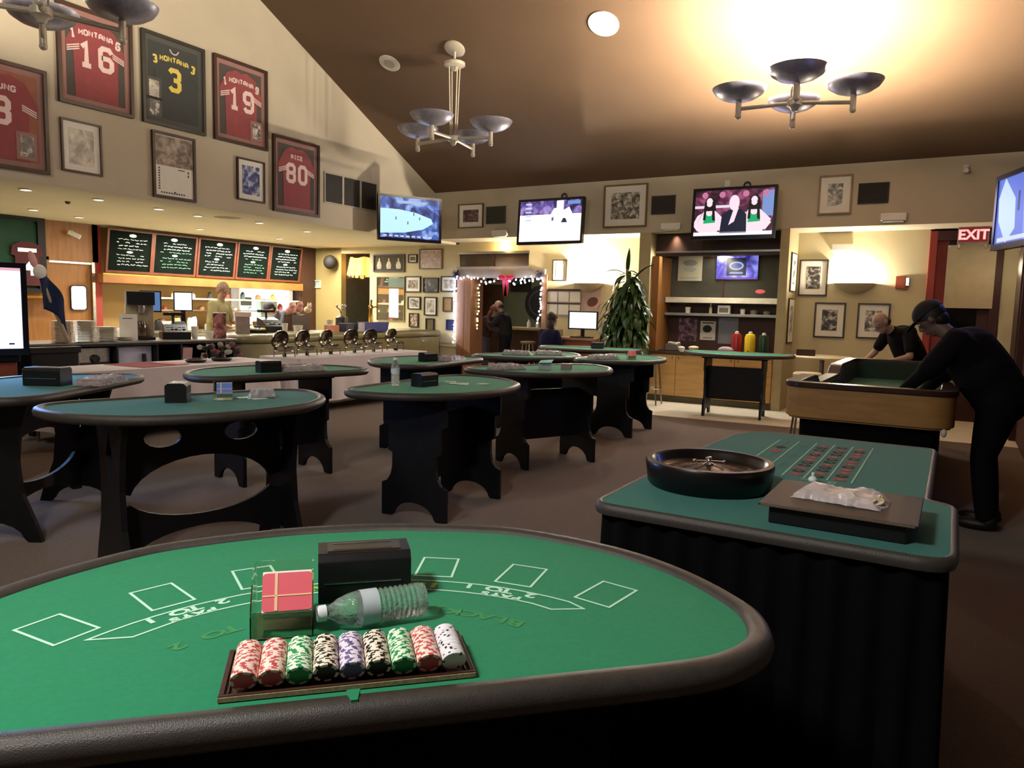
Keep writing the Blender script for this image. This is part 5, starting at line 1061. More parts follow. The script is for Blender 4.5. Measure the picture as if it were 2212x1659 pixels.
bulbs_on([(DX0-.36, yj, 2.10), (DX0-.36, yj, .75)], 30, 'white string lights down the left outer edge of the doorway', e=9, jit=.025, seed=2)
bulbs_on([(DX0-.30, yj, 2.12), (DX0+.2, yj, 2.02), (DX0+.55, yj, 1.98), (DX0+.75, yj, 2.04)], 20, 'white string lights along the left half of the doorway top', jit=.06, e=9, seed=3)
bulbs_on([(DX0+.95, yj, 2.04), (DX0+1.1, yj, 1.98), (DX0+1.4, yj, 2.06), (DX1-.02, yj, 2.08)], 20, 'white string lights along the right half of the doorway top', jit=.06, e=9, seed=4)
bulbs_on([(DX1, yj, 2.08), (DX1-.02, yj, 1.6), (DX1-.06, yj, 1.2)], 17, 'white string lights down the right edge of the doorway', e=9, seed=5)
bulbs_on([(DX0+.03, YW+.2, 1.98), (DX0+.03, YW+.2, 1.5), (DX0+.0, YW+.2, 1.0)], 13, 'yellowish string lights inside the left jamb of the doorway', col='#ffe9a0', e=5, seed=6)
lamp('string_glow', 'AREA', (DX0-.38, YW-.2, 1.5), 3, '#b8c8ff', size=.1, sy=1.2, direction=(0, 1, 0)); lamp('string_glow', 'AREA', (-7.6, YW-.2, 2.0), 2, '#c8d0ff', size=1.2, sy=.1, direction=(0, 1, 0))
t = thing('red_bow', 'red ribbon bow hanging at the middle of the doorway top', 'bow', (DX0+.86, YW-.12, 2.02)); rbn = mat('ribbon_red', '#a01c34', .6, var=.1, emit=.0)
b = MB(); b.ell((-.09, 0, .06), (.09, .03, .06), rbn); b.ell((.09, 0, .06), (.09, .03, .06), rbn); b.ell((0, -.02, .05), (.035, .03, .035), rbn); b.build('loops', t)
for s_ in (-1, 1): b = MB(); b.box((s_*.04, 0, -.13), (.075, .012, .34), rbn, 0, Matrix.Rotation(s_*.12, 4, 'Y')); b.build('tail', t, smooth=0)
for x, lab in ((DX0-.33, 'dark garland tuft at the upper left corner of the doorway'), (DX1-.05, 'dark garland tuft at the upper right corner of the doorway')):
    t = thing('garland_tuft', lab, 'garland', (x, YW-.12, 2.14), 0, 'garland tufts'); b = MB(); rn = random.Random(5)
    for k in range(60):
        a = Vector((rn.uniform(-1, 1), rn.uniform(-.4, .4), rn.uniform(-1, 1))).normalized(); b.tube([(0, 0, 0), tuple(a*.11)], [.008, .002], mat('garland_dark', '#2c2440', .8), 4)
    b.build('needles', t, smooth=0)
# ================================================================ bar room beyond the doorway
t = thing('bar_counter', 'wooden bar top seen through the string-lit doorway', 'bar counter', (-7.9, 14.7, 0)); b = MB(); b.bx(-.9, 1.3, -.25, .25, 1.0, 1.06, mat('bar_top_tan', '#9a8560', .4)); b.build('bar_top', t, smooth=0, bev=.01); b = MB(); b.bx(-.85, 1.25, -.18, .2, 0, 1.0, darkwood); b.build('bar_front', t, smooth=0)
for x, z_, lab in ((-8.25, .18, 'left white bottle on the bar beyond the doorway'), (-8.02, .16, 'right white bottle on the bar beyond the doorway')):
    t = thing('bar_bottle', lab, 'bottle', (x, 14.6, 1.06), 0, 'white bottles on the bar'); b = MB(); b.lathe([(.001, 0), (.045, 0), (.045, z_*.6), (.02, z_*.85), (.02, z_), (.001, z_)], white, 14); b.build('body', t); b = MB(); b.lathe([(.001, z_+.03), (.022, z_+.03), (.022, z_), (.001, z_)], chrome, 12); b.build('pourer', t)
t = thing('round_sign', 'large dark round disc on the green bar room wall', 'round sign', (-9.27, 16.98, 1.63)); b = MB(); b.lathe([(.001, .03), (.42, .03), (.45, .02), (.45, 0), (.001, 0)], mat('disc_dark', '#15161c', .5), 40, RX90); b.build('disc', t); b = MB(); b.lathe([(.30, .034), (.33, .034)], mat('disc_ring', '#3b3c48', .5), 40, RX90); b.build('ring', t)
t = thing('framed_picture', 'small black picture on the green bar room wall', 'framed picture', (-9.86, 16.97, 2.13)); b = MB(); b.bx(-.3, .3, -.03, 0, -.2, .2, blackw); b.build('frame', t, smooth=0)
t = thing('dark_doorway', 'dark brown double door at the back of the bar room', 'door', (-10.8, 16.95, 0)); b = MB(); b.bx(-.42, .42, -.05, 0, 0, 2.1, darkwood); b.bx(-.46, .46, -.06, 0, 2.1, 2.2, mat('head_pale', '#7a6f62', .6)); b.build('door_leaf', t, smooth=0, bev=.01)
t = thing('ornament_row', 'pale ornaments on the ledge above the bar room door', 'ornament', (-10.8, 16.85, 2.2)); b = MB()
for k in range(5): b.ell((-.3+k*.17, 0, .09), (.08, .06, .09), white if k % 2 else blackp)
b.build('ornaments', t)
stool('bar stool with shiny seat, left of the two by the bar', -7.9, 13.95, .78, '#8a6a4a'); stool('bar stool with shiny seat, right of the two by the bar', -7.25, 13.95, .78, '#8a6a4a')
# ================================================================ kitchen wall: menu boards
mbk = mat('chalkboard_green', '#0a110d', .95, spec=.08, var=.3, scale=3); chalk = mat('chalk_white', '#cfdcd2', .9, emit=.15, var=.1); chg = mat('chalk_green', '#6fae88', .9, emit=.1, var=.1)
words = [['COFFEE', 'TEA  COCOA', 'ESPRESSO'], ['SALADS', 'CAESAR', 'COBB'], ['GRILL', 'BURGER', 'FRIES'], ['PIZZA', 'PASTA', 'SOUP'], ['DESSERT', 'PIE', 'CAKE']]
t0 = math.radians(9)
for i, (y0, y1) in enumerate(((7.63, 8.42), (8.50, 9.34), (9.44, 10.26), (10.36, 11.13), (11.22, 12.03))):
    t = thing('menu_board', ('leftmost', 'second', 'middle', 'fourth', 'rightmost')[i]+' dark chalk menu board above the kitchen counter', 'menu board', (-12.8, (y0+y1)/2, 2.33), PI/2, 'chalk menu boards'); t.rotation_euler = (t0, 0, PI/2); w_ = y1-y0; h_ = .70
    b = MB(); b.bx(-w_/2, w_/2, -.02, 0, -h_/2, h_/2, mbk); bd = b.build('board', t, smooth=0)
    b = MB(); b.ext([(-w_/2-.04, -h_/2-.04), (w_/2+.04, -h_/2-.04), (w_/2+.04, h_/2+.03), (-w_/2-.04, h_/2+.03)], 0, .04, mat('board_frame_redbrown', '#5c2f1c', .5, var=.2), RX90, holes=[[(-w_/2, -h_/2), (w_/2, -h_/2), (w_/2, h_/2), (-w_/2, h_/2)]]); b.build('frame', t, smooth=0)
    b = MB(); rn = random.Random(20+i); cc = chg if i in (1, 3) else chalk
    b.ell((rn.uniform(-.05, .05), -.021, h_*.40), (.07, .001, .03), chalk)
    for r_ in range(9):
        z = h_*.30-r_*h_*.08
        if r_ == 4: b.ell((0, -.021, z), (.06, .001, .02), chalk); continue
        x = -w_*.36+rn.uniform(0, .08)
        while x < w_*.34:                                # handwritten, illegible strokes
            l_ = rn.uniform(.03, .10); q = [(x+l_*k/5, -.0215, z+rn.uniform(-.009, .009)) for k in range(6)]; b.tube(q, .0052 if r_ not in (1, 2) else .007, cc if r_ > 2 else chalk, 4); x += l_+rn.uniform(.012, .03)
            if rn.random() < .12: x += .1
    b.build('chalk_writing', bd, smooth=0)
b = MB(); b.bx(-13.0, -12.74, 7.5, 12.1, 1.76, 1.905, mat('ledge_dark_orange_wood', '#8a5a28', .5, var=.2, scale=4)); b.bx(-12.78, -12.74, 7.5, 12.1, 1.905, 1.92, brass); tag(b.build('board_ledge', smooth=0), 'long orange wood ledge below the menu boards', 'ledge')
b = MB(); b.bx(-13.3, -12.85, 12.1, YW, 0, ZC, darkwood); tag(b.build('wood_post', smooth=0), 'dark wooden post at the right end of the menu boards', 'post')
# pass-through
t = thing('kitchen_hatch', 'brilliant white kitchen pass-through window below the right menu boards', 'hatch', (-13.28, 11.3, 1.6), PI/2)
b = MB(); b.bx(-.68, .72, -.01, 0, -.5, .22, mat('hatch_light', '#dff0ea', .5, emit=2.0, ecol='#e6f6f0')); b.build('bright_room', t, smooth=0)
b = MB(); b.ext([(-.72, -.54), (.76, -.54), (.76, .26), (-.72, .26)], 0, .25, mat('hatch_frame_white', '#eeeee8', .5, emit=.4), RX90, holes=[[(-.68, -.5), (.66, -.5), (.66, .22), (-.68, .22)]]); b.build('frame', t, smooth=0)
b = MB(); b.bx(-.1, .35, -.2, -.02, -.45, -.05, mat('hatch_unit', '#c8d4d0', .4)); b.bx(-.6, -.3, -.14, -.02, -.2, -.02, mat('hatch_dark', '#6d7c78', .4)); b.build('kitchen_equipment', t, smooth=0)
b = MB(); b.bx(-13.02, -12.75, 8.6, 12.0, 1.5, 1.53, mat('shelf_lit_cream', '#e8d9a8', .5)); b.bx(-13.02, -12.75, 8.6, 12.0, 1.28, 1.3, steel); tag(b.build('back_shelf', smooth=0), 'long two-tier shelf on the kitchen back wall', 'shelf')
rn = random.Random(31)
colc = ['#8a3a30', '#d8c8a0', '#3a4a50', '#c9c4bc', '#8a5a3a', '#2b2b30', '#d9a838']
for k in range(16):
    y = 8.75+k*.2; h_ = rn.uniform(.07, .16); z = 1.53 if k % 2 else 1.30; col_ = colc[k % 7]; r_ = rn.uniform(.035, .06)
    b = MB(); b.lathe([(.001, 0), (r_, 0), (r_, h_*.7), (r_*.6, h_*.85), (r_*.6, h_), (.001, h_)], mat('jar_'+col_[1:], col_, .4), 14)
    tag(b.build('storage_jar', loc=(-12.88, y, z)), 'small jar or tub on the %s tier of the kitchen back shelf' % ('upper' if k % 2 else 'lower'), 'jar', 'jars on the kitchen back shelf '+('upper tier' if k % 2 else 'lower tier'))
t = thing('back_counter', 'steel kitchen work counter along the back wall', 'counter', (-12.8, 9.9, 0)); b = MB(); b.bx(-.35, .35, -2.1, 2.1, .88, .92, steel); b.build('worktop', t, smooth=0); b = MB(); b.bx(-.33, .3, -2.1, 2.1, 0, .88, mat('counter_steel_dark', '#5b5a55', .4, metal=.5)); b.build('body', t, smooth=0)
# lamp in the hall opening, green display wall
t = thing('pendant_lamp', 'glowing orange scalloped fabric lampshade in the hallway opening', 'lamp', (-11.62, 12.9, 2.25)); b = MB(); pr = []
def shf(u, v):
    g = 2*PI*u; r_ = (.34+.08*v)*(1+.05*math.sin(10*g)); return (r_*math.cos(g), r_*.8*math.sin(g), .28-.42*v+.03*math.sin(10*g)*v+.015*math.sin(5*g))
b.grid(shf, 80, 8, mat('lampshade_orange', '#e0a050', .7, emit=1.3, ecol='#ffb860', var=.3, scale=7), wrap=True); b.build('shade', t, smooth=60); b = MB(); b.tube([(0, 0, .28), (0, 0, .50)], .012, darkwood); b.build('rod', t)
b = MB()
for k in range(20): g = 2*PI*k/20; b.tube([(.42*math.cos(g), .34*math.sin(g), -.12), (.40*math.cos(g), .33*math.sin(g), -.19)], .012, darkwood, 6)
b.build('fringe', t)
b = MB(); b.ell((0, 0, 0), (.16, .14, .16), mat('black_wreath', '#17120e', .8)); tag(b.build('hanging_ornament', loc=(-12.25, 12.45, 2.42)), 'dark hanging ornament at the left of the orange lampshade', 'ornament')
t = thing('trophy_display', 'green display case wall with photographs and a jersey at far left', 'display case', (-12.93, 5.7, 2.15), PI/2); b = MB(); b.bx(-.9, .85, -.06, 0, -.55, .58, mat('display_green', '#113a28', .8, var=.4, scale=2)); b.build('green_panel', t, smooth=0)
b = MB(); b.ext([(-.95, -.6), (.92, -.6), (.92, .6), (-.95, .6)], 0, .1, blackw, RX90, holes=[[(-.88, -.54), (.80, -.54), (.80, .54), (-.88, .54)]]); b.build('frame', t, smooth=0)
for x, z in ((.0, .23), (.0, -.05), (-.35, .2)): b = MB(); b.bx(x-.15, x+.15, -.07, -.06, z-.11, z+.11, photo('trophy_photo', '#3a4a40', '#7c8a7c', '#c0c8b8', 16)); b.build('photo', t, smooth=0)
t = thing('hanging_jersey', 'dark red jersey with a white number 4 in the display at far left', 'jersey', (-12.84, 6.32, 2.02), PI/2); b = MB()
b.ext([(-.2, -.36), (.2, -.36), (.18, .1), (.24, .12), (.22, .26), (.1, .33), (-.1, .33), (-.22, .26), (-.24, .12), (-.18, .1)], 0, .03, mat('jersey_maroon', '#4a2026', .9), RX90); jj = b.build('cloth', t, smooth=0, bev=.004)
b = MB(); b.text('4', .36, mat('number_bright', '#fff4f0', .6, emit=.3), Matrix.Translation((0.03, -.032, -.08)) @ RX90, off=.012); b.box((0, -.032, .20), (.28, .004, .06), mat('number_bright', '#fff4f0')); b.build('number', jj, smooth=0)
b = MB(); b.bx(-12.95, -12.6, 6.0, 6.75, 1.46, 1.5, brass); tag(b.build('brass_rail', smooth=0), 'brass ledge rail under the green display', 'rail')
t = thing('wall_camera', 'small white security camera above the oak swing door', 'camera', (-12.93, 7.1, 2.52)); b = MB(); b.tube([(0, 0, .08), (.08, 0, .04)], .015, white, 8); b.build('bracket', t); b = MB(); b.tube([(.04, -.08, .06), (.14, .06, -.02)], .04, white, 12); b.build('camera_body', t)
# ================================================================ serving counter
t = thing('serving_counter', 'long steel-edged serving counter holding plates and registers', 'counter', (-9.0, 0, 0)); b = MB(); b.bx(-.75, 0.02, 3.2, 7.25, .915, .95, steel); b.bx(.0, .025, 3.2, 7.25, .9, .93, blackp); b.build('worktop', t, smooth=0)
b = MB(); b.bx(-.72, -.68, 3.2, 7.25, 0, .915, blackw); b.bx(-.6, 0, 3.2, 3.25, 0, .915, blackw); b.bx(-.6, 0, 7.2, 7.25, 0, .915, blackw); b.bx(-.62, 0, 3.2, 7.25, 0, .08, blackw); b.build('carcass', t, smooth=0)
for y in (5.45, 6.0, 6.35): b = MB(); b.bx(-.6, 0, y-.012, y+.012, .08, .915, blackw); b.build('divider', t, smooth=0)
t = thing('steel_appliance', 'steel appliance with a dark round dial under the counter', 'appliance', (-9.1, 5.22, .08), 0); b = MB(); b.bx(-.4, 0, -.2, .2, 0, .8, steel); b.build('body', t, smooth=0, bev=.01); b = MB(); b.bx(.0, .01, -.19, .19, .42, .62, mat('dark_slot', '#24242a', .4)); b.bx(0, .012, -.19, .19, .28, .36, mat('dark_slot', '#24242a')); b.build('drawer_slot', t, smooth=0); b = MB(); b.lathe([(.001, .02), (.05, .02), (.055, 0)], blackp, 20, Matrix.Rotation(PI/2, 4, 'Y') @ Matrix.Translation((-.66, 0, .012))); b.build('dial', t)
t = thing('white_fridge', 'small white fridge with a dark handle under the counter', 'appliance', (-9.1, 5.74, .08), 0); b = MB(); b.bx(-.4, 0, -.22, .24, 0, .8, mat('fridge_lilac_white', '#aeb0c8', .4)); b.build('body', t, smooth=0, bev=.01); b = MB(); b.bx(0, .03, .10, .14, .52, .70, blackp); b.build('handle', t, smooth=0); b = MB(); b.bx(0, .006, -.12, .0, .40, .5, mat('grey_mark', '#6a6c80', .6)); b.build('badge', t, smooth=0)
tmp_m = mat('curved_counter_khaki', '#827b58', .35, coat=.3, var=.08)
t = thing('curved_counter', 'glossy khaki curved counter behind the chafing dishes', 'counter', (-9.2, 9.6, 0)); cc_ = rnd_poly([(-.9, -2.3), (.35, -2.3), (.1, -.5), (.0, 2.9), (-.9, 2.9)], [.02, .6, .8, .02, .02], 10); b = MB(); b.ext(cc_, 0, .86, tmp_m); b.build('curved_front', t, smooth=40)
b = MB(); n = len(cc_); rings = [[(p[0], p[1], z) for p in inset(cc_, d_)] for d_, z in ((.05, .86), (-.02, .88), (-.04, .93), (-.02, .98), (.06, 1.0))]; vs = [q for r in rings for q in r]
b.add(vs, [(i*n+j, i*n+(j+1) % n, (i+1)*n+(j+1) % n, (i+1)*n+j) for i in range(4) for j in range(n)], tmp_m); b.ext(inset(cc_, .06), .98, 1.0, tmp_m); b.build('rounded_top', t, smooth=60)
# things on the counters
def plates(label, y, n_, x=-9.25, r=.125, col='#dcd8ce'):
    base = None
    for k in range(n_):
        if base is None:
            b = MB(); b.lathe([(.001, .0), (r*.62, 0), (r*.66, .004), (r-.003, .0085), (r, .010), (r-.003, .0115), (r*.6, .005), (.001, .005)], mat('plate_'+col[1:], col, .25, coat=.3), 28); o = base = b.build('plate', smooth=50)
        else: o = base.copy(); C.objects.link(o)
        o.location = (x+random.uniform(-.004, .004), y+random.uniform(-.004, .004), .95+k*.0125); tag(o, label, 'plate', label)
plates('dinner plate in the leftmost tall stack on the counter', 4.86, 21, -9.12); plates('dinner plate in the middle tall stack on the counter', 5.12, 21, -9.12); plates('dinner plate in the lower right stack on the counter', 5.39, 15, -9.12)
plates('white plate lying in the low pile right of the stacks', 5.68, 4, -9.3, .13, '#e4e0d4')
t = thing('notice_card', 'white printed card standing behind the plate stacks', 'sign', (-9.28, 5.93-.15, .95), 1.3); b = MB(); b.bx(-.11, .11, -.004, 0, 0, .34, paperw); b.bx(-.07, .05, -.006, -.004, .28, .29, mat('print_ink', '#4a4448')); b.build('card', t, smooth=0)
for k, (y, lab) in enumerate(((5.62, 'left crumpled white linen pile on the counter'), (5.82, 'right crumpled white linen pile on the counter'))):
    t = thing('linen_pile', lab, 'linen', (-9.52, y, .95), 0, 'white linen piles'); b = MB(); b.grid(bagfn(.34, .26, .17, k*5.), 26, 20, mat('linen_white', '#ece8de', .8)); b.build('linen', t, smooth=60)
def register(label, x, y, rz=1.1):
    t = thing('cash_register', label, 'register', (x, y, .95), rz, 'black registers'); b = MB(); b.bx(-.18, .18, -.2, .2, 0, .1, blackp); b.build('drawer', t, smooth=0, bev=.006)
    b = MB(); b.ext([(-.18, .1), (.18, .1), (.18, .24), (.0, .20)], -.15, .15, mat('register_grey', '#2b2b2e', .4), Matrix(((0, 0, 1, 0), (1, 0, 0, 0), (0, 1, 0, 0), (0, 0, 0, 1)))); b.build('keypad_body', t, smooth=0, bev=.005)
    b = MB()
    for i in range(5):
        for j in range(4): b.box((-.1+.05*i, -.12+j*.055, .135+j*.02), (.035, .03, .015), mat('key_white', '#cfcfc8', .5) if (i+j) % 3 == 0 else blackp)
    b.build('keys', t, smooth=0)
    b = MB(); b.tube([(0, .14, .2), (0, .16, .34)], .02, blackp, 8); b.bx(-.13, .13, .10, .20, .32, .36, blackp); b.build('display_pole', t, smooth=0); return t
register('black cash register right of the tan coffee machine', -9.35, 6.5); register('black cash register behind the paper cups on the curved counter', -9.65, 8.45, 1.3).location.z = 1.0
t = thing('touch_screen', 'touch screen terminal glowing white behind the left register', 'monitor', (-9.66, 6.86, .95), 1.15); b = MB(); b.bx(-.13, .13, 0, .03, .38, .66, blackp); b.bx(-.03, .03, .0, .03, 0, .38, blackp); b.build('housing', t, smooth=0, bev=.005); b = MB(); R(b, -.115, .115, .395, .645, em('term_white', '#e8eeff', 1.3), .001); b.build('screen', t, smooth=0)
t = thing('touch_screen', 'dim blue screen left of the glowing touch terminal', 'monitor', (-9.66, 6.35, .95), 1.15); b = MB(); b.bx(-.14, .14, 0, .03, .36, .66, blackp); b.bx(-.03, .03, .0, .03, 0, .36, blackp); b.build('housing', t, smooth=0, bev=.005); b = MB(); R(b, -.12, .12, .38, .64, em('term_blue', '#6a90c8', .7), .001); b.build('screen', t, smooth=0)
t = thing('coffee_urn', 'tall black and tan coffee machine left of the glowing terminal', 'coffee machine', (-9.4, 6.02, .95), 1.1); b = MB(); b.bx(-.17, .17, -.16, .16, .0, .04, blackp); b.bx(-.17, .17, .02, .16, .04, .62, mat('machine_tan', '#a59c84', .35, metal=.3)); b.bx(-.17, .17, -.16, .16, .46, .64, blackp); b.build('housing', t, smooth=0, bev=.01)
b = MB(); b.lathe([(.001, 0), (.07, 0), (.085, .1), (.06, .2), (.001, .21)], mat('carafe_glass', '#463428', .1, spec=.8), 18, Matrix.Translation((0, -.06, .045))); b.build('carafe', t); b = MB(); b.lathe([(.001, 0), (.05, 0), (.06, .06), (.06, .1), (.001, .1)], steel, 14, Matrix.Translation((-.0, -.08, .36))); b.build('brew_head', t)
for lab, x, y, z, r_, h_ in (('paper cup with pink logo right of the left register', -9.3, 6.78, .95, .036, .17), ('short wide paper cup beside the register', -9.25, 6.98, .95, .05, .10), ('tall paper cup on the curved counter before the second register', -9.2, 8.35, 1.0, .036, .16), ('white paper tub on the curved counter', -9.3, 8.72, 1.0, .06, .12), ('tall clear cup tower on the curved counter', -9.6, 9.75, 1.0, .04, .2), ('squat bowl on the curved counter near the blue bin', -9.6, 10.0, 1.0, .08, .07)):
    cup('paper_cup', lab, 'cup', x, y, z, r_, h_, crm, r_*1.35)
t = thing('snack_box', 'tall red printed box standing at the end of the serving counter', 'box', (-9.25, 7.16, .95), .9); b = MB(); b.bx(-.09, .09, -.07, .07, 0, .36, photo('box_red_print', '#4a1c20', '#a05a58', '#d8b0a4', 9)); b.build('box_body', t, smooth=0); b = MB(); b.bx(-.09, .09, -.07, .07, .36, .37, mat('box_top_white', '#f0dcd4', .7)); b.build('top_card', t, smooth=0)
t = thing('snack_box', 'grey printed box right of the tall red box', 'box', (-9.35, 7.65, 1.0), 1.0); b = MB(); b.bx(-.1, .1, -.06, .06, 0, .26, mat('box_grey_print', '#8f8480', .6, var=.2, scale=12)); b.build('box_body', t, smooth=0); b = MB(); b.bx(-.12, .12, -.07, .07, .26, .33, mat('box_pink_white', '#e8ccc4', .7)); b.build('packets', t, smooth=0)
t = thing('food_tray', 'black catering tray with yellow and white food', 'tray', (-9.45, 7.98, 1.0), 1.0); b = MB(); b.bx(-.15, .15, -.1, .1, 0, .05, blackp); b.build('tray', t, smooth=0); b = MB(); rn = random.Random(8)
for k in range(18): b.ell((rn.uniform(-.12, .12), rn.uniform(-.07, .07), .06), (.03, .03, .025), mat('food_yellow', '#d8b848', .6) if k % 2 else white, 8, 6)
o = b.build('food', t); o['kind'] = 'stuff'
t = thing('plush_toys', 'heap of pink and white plush toys on a dark stand', 'toys', (-9.95, 9.3, 1.0)); b = MB(); b.bx(-.1, .1, -.2, .2, 0, .28, darkwood); b.build('stand', t, smooth=0); rn = random.Random(9)
for k in range(9):
    b = MB(); x, y, z = rn.uniform(-.08, .08), rn.uniform(-.2, .3), rn.uniform(.30, .42); m_ = mat('plush_pink', '#c88a88', .9) if k % 2 else mat('plush_cream', '#d9c0a8', .9)
    b.ell((x, y, z), (.07, .07, .06), m_, 10, 8); b.ell((x+.04, y, z+.07), (.045, .045, .04), m_, 10, 8); b.ell((x+.04, y+.03, z+.11), (.015, .015, .02), m_, 6, 5); b.ell((x+.04, y-.03, z+.11), (.015, .015, .02), m_, 6, 5); b.build('toy', t)
t = thing('beer_tap', 'steel drum with chrome taps on the curved counter', 'beer tap', (-9.6, 10.05, 1.0)); b = MB(); b.lathe([(.001, 0), (.11, 0), (.11, .24), (.06, .27), (.001, .27)], mat('drum_grey', '#5d5a52', .3, metal=.8), 24); b.build('drum', t)
for a in (0, 2.1, 4.2): b = MB(); b.tube([(0, 0, .27), (.03*math.cos(a), .03*math.sin(a), .38), (.09*math.cos(a), .09*math.sin(a), .42)], .012, chrome, 8); b.ell((.09*math.cos(a), .09*math.sin(a), .45), (.02, .02, .035), chrome); b.build('tap', t)
t = thing('beer_tap', 'tall brass beer tap tower near the wall mirror', 'beer tap', (-9.7, 10.95, 1.0)); b = MB(); b.lathe([(.001, 0), (.08, 0), (.05, .04), (.035, .4), (.05, .46), (.001, .5)], brass, 20); b.build('tower', t)
for s_ in (-1, 1): b = MB(); b.tube([(0, 0, .42), (.06, s_*.07, .45), (.1, s_*.1, .42)], .012, brass, 8); b.tube([(.08, s_*.085, .45), (.09, s_*.09, .58)], [.012, .022], brass, 8); b.build('tap', t)
t = thing('bin', 'long blue plastic bin on the curved counter', 'bin', (-9.2, 10.45, 1.0)); b = MB(); b.ext([(-.3, 0), (.3, 0), (.34, .17), (-.34, .17)], -.09, .09, mat('bin_blue', '#3a3f8a', .45), Matrix(((0, 0, 1, 0), (1, 0, 0, 0), (0, 1, 0, 0), (0, 0, 0, 1)))); b.build('bin_body', t, smooth=0, bev=.006); b = MB(); b.box((.095, -.42, .085), (.01, .16, .16), mat('bin_card', '#b8b4bc', .6)); b.build('card', t, smooth=0)
t = thing('blue_crate', 'dark navy crate left of the blue bin', 'crate', (-9.25, 9.85, 1.0)); b = MB(); b.bx(-.09, .09, -.16, .14, 0, .15, mat('crate_navy', '#23263f', .5)); b.build('crate_body', t, smooth=0, bev=.005)
t = thing('card_stack_box', 'orange and white box on the curved counter by the navy crate', 'box', (-9.3, 9.5, 1.0)); b = MB(); b.bx(-.07, .07, -.12, .1, 0, .12, mat('box_orange_pink', '#c98468', .6, var=.2, scale=10)); b.build('box_body', t, smooth=0)
t = thing('flag', 'navy and white flag on a leaning wooden pole beside the bright screen', 'flag', (-8.95, 4.62, .95)); b = MB(); b.tube([(0, .22, .0), (0, .02, .5), (0, -.12, .92)], [.025, .02, .015], mat('pole_pale', '#a89a80', .5), 10); b.build('pole', t)
def flg(u, v): return (.03+.03*math.sin(9*u+3*v), .0+.27*u+.05*v-.12, .82-.42*v-.3*u*u)
b = MB(); b.grid(flg, 16, 12, mat('flag_navy', '#16244a', .9)); b.build('cloth', t, smooth=60, solid=.006)
b = MB(); b.ell((.04, -.10, .82), (.05, .07, .08), mat('flag_white', '#e8e4e0', .8)); b.ell((.02, -.16, .95), (.03, .04, .1), mat('flag_pink', '#d8a8a0', .8), rot=Matrix.Rotation(.3, 4, 'X')); b.build('white_knot', t)
b = MB(); b.bx(-.25, .25, -.04, .04, 0, .42, blackw); b.bx(-.27, .27, -.06, .06, .38, .45, blackw); b.bx(-.27, -.22, -.05, .05, -.5, .0, blackw); b.bx(.22, .27, -.05, .05, -.5, .0, blackw); b.bx(-.27, .27, -.35, -.06, -.04, .02, blackw); tag(b.build('high_chair', loc=(-8.42, 4.38, .5), rot=(0, 0, 1.57), smooth=0, bev=.01), 'black high-backed chair in front of the counter behind the far left table', 'chair')
# ================================================================ buffet tables with cloths and chafing dishes
def buffet(label, y0, y1, seed):
    t = thing('buffet_table', label, 'buffet table', (-7.72, (y0+y1)/2, 0), 0, 'white-clothed buffet tables'); L_ = (y1-y0)/2; w_ = .38; h_ = .76
    b = MB(); b.bx(-w_, w_, -L_, L_, h_-.03, h_-.004, woodlt); b.build('tabletop', t, smooth=0)
    for sx in (-1, 1):
        for sy in (-1, 1): b = MB(); b.tube([(sx*(w_-.06), sy*(L_-.1), h_-.03), (sx*(w_-.06), sy*(L_-.1), 0)], .016, steel, 8); b.build('leg', t)
    cl = MB(); per = rnd_poly([(w_, -L_), (w_, L_), (-w_, L_), (-w_, -L_)], .02, 3); c2 = [0]
    for i in range(len(per)): c2.append(c2[-1]+(Vector(per[(i+1) % len(per)])-Vector(per[i])).length)
    n_ = 220; vs = []; m_ = 7
    for j in range(m_):
        for i in range(n_):
            p, nn = along(per, c2, c2[-1]*i/n_); d_ = Vector((p.x/w_, p.y/L_)); cor = max(0, min(abs(d_.x), abs(d_.y))-.75)/.25
            low = .16-.10*cor; v = j/(m_-1); q = p+nn*(.006+(.018*math.sin(i*.55+seed)+.012*math.sin(i*.21+2*seed)+.05*cor)*v+.02*v); vs.append((q.x, q.y, (h_)*(1-v)+low*v))
    fs = [(j*n_+i, (j+1)*n_+i, (j+1)*n_+(i+1) % n_, j*n_+(i+1) % n_) for j in range(m_-1) for i in range(n_)]
    cl.add(vs, fs, clothw); cl.ext(per, h_-.001, h_, clothw)
    o = cl.build('tablecloth', smooth=50, loc=(-7.72, (y0+y1)/2, .0)); tag(o, 'white cloth over the '+label.replace('white-clothed ', ''), 'tablecloth', 'white buffet tablecloths')
buffet('white-clothed buffet table nearest the camera, behind the left card tables', 3.9, 6.55, 1); buffet('white-clothed buffet table holding the row of chafing dishes', 6.9, 9.65, 2)
b = MB(); b.bx(-.32, .32, -.26, .30, 0, .004, mat('napkin_red', '#8f2636', .85)); b.bx(-.1, .32, .16, .34, .004, .012, mat('napkin_pink', '#c98a90', .85)); tag(b.build('red_placemat', loc=(-7.75, 5.0, .7605), rot=(0, 0, .1), smooth=0), 'red cloth lying flat on the near buffet table', 'cloth')
for y, lab in ((5.62, 'left black serving dish on the near buffet table'), (5.98, 'right black serving dish on the near buffet table')):
    t = thing('serving_dish', lab, 'dish', (-7.7, y, .761), 0, 'black serving dishes'); b = MB(); b.lathe([(.001, 0), (.1, 0), (.13, .035), (.12, .035), (.09, .008), (.001, .008)], blackp, 24); b.build('dish', t)
rn = random.Random(41)
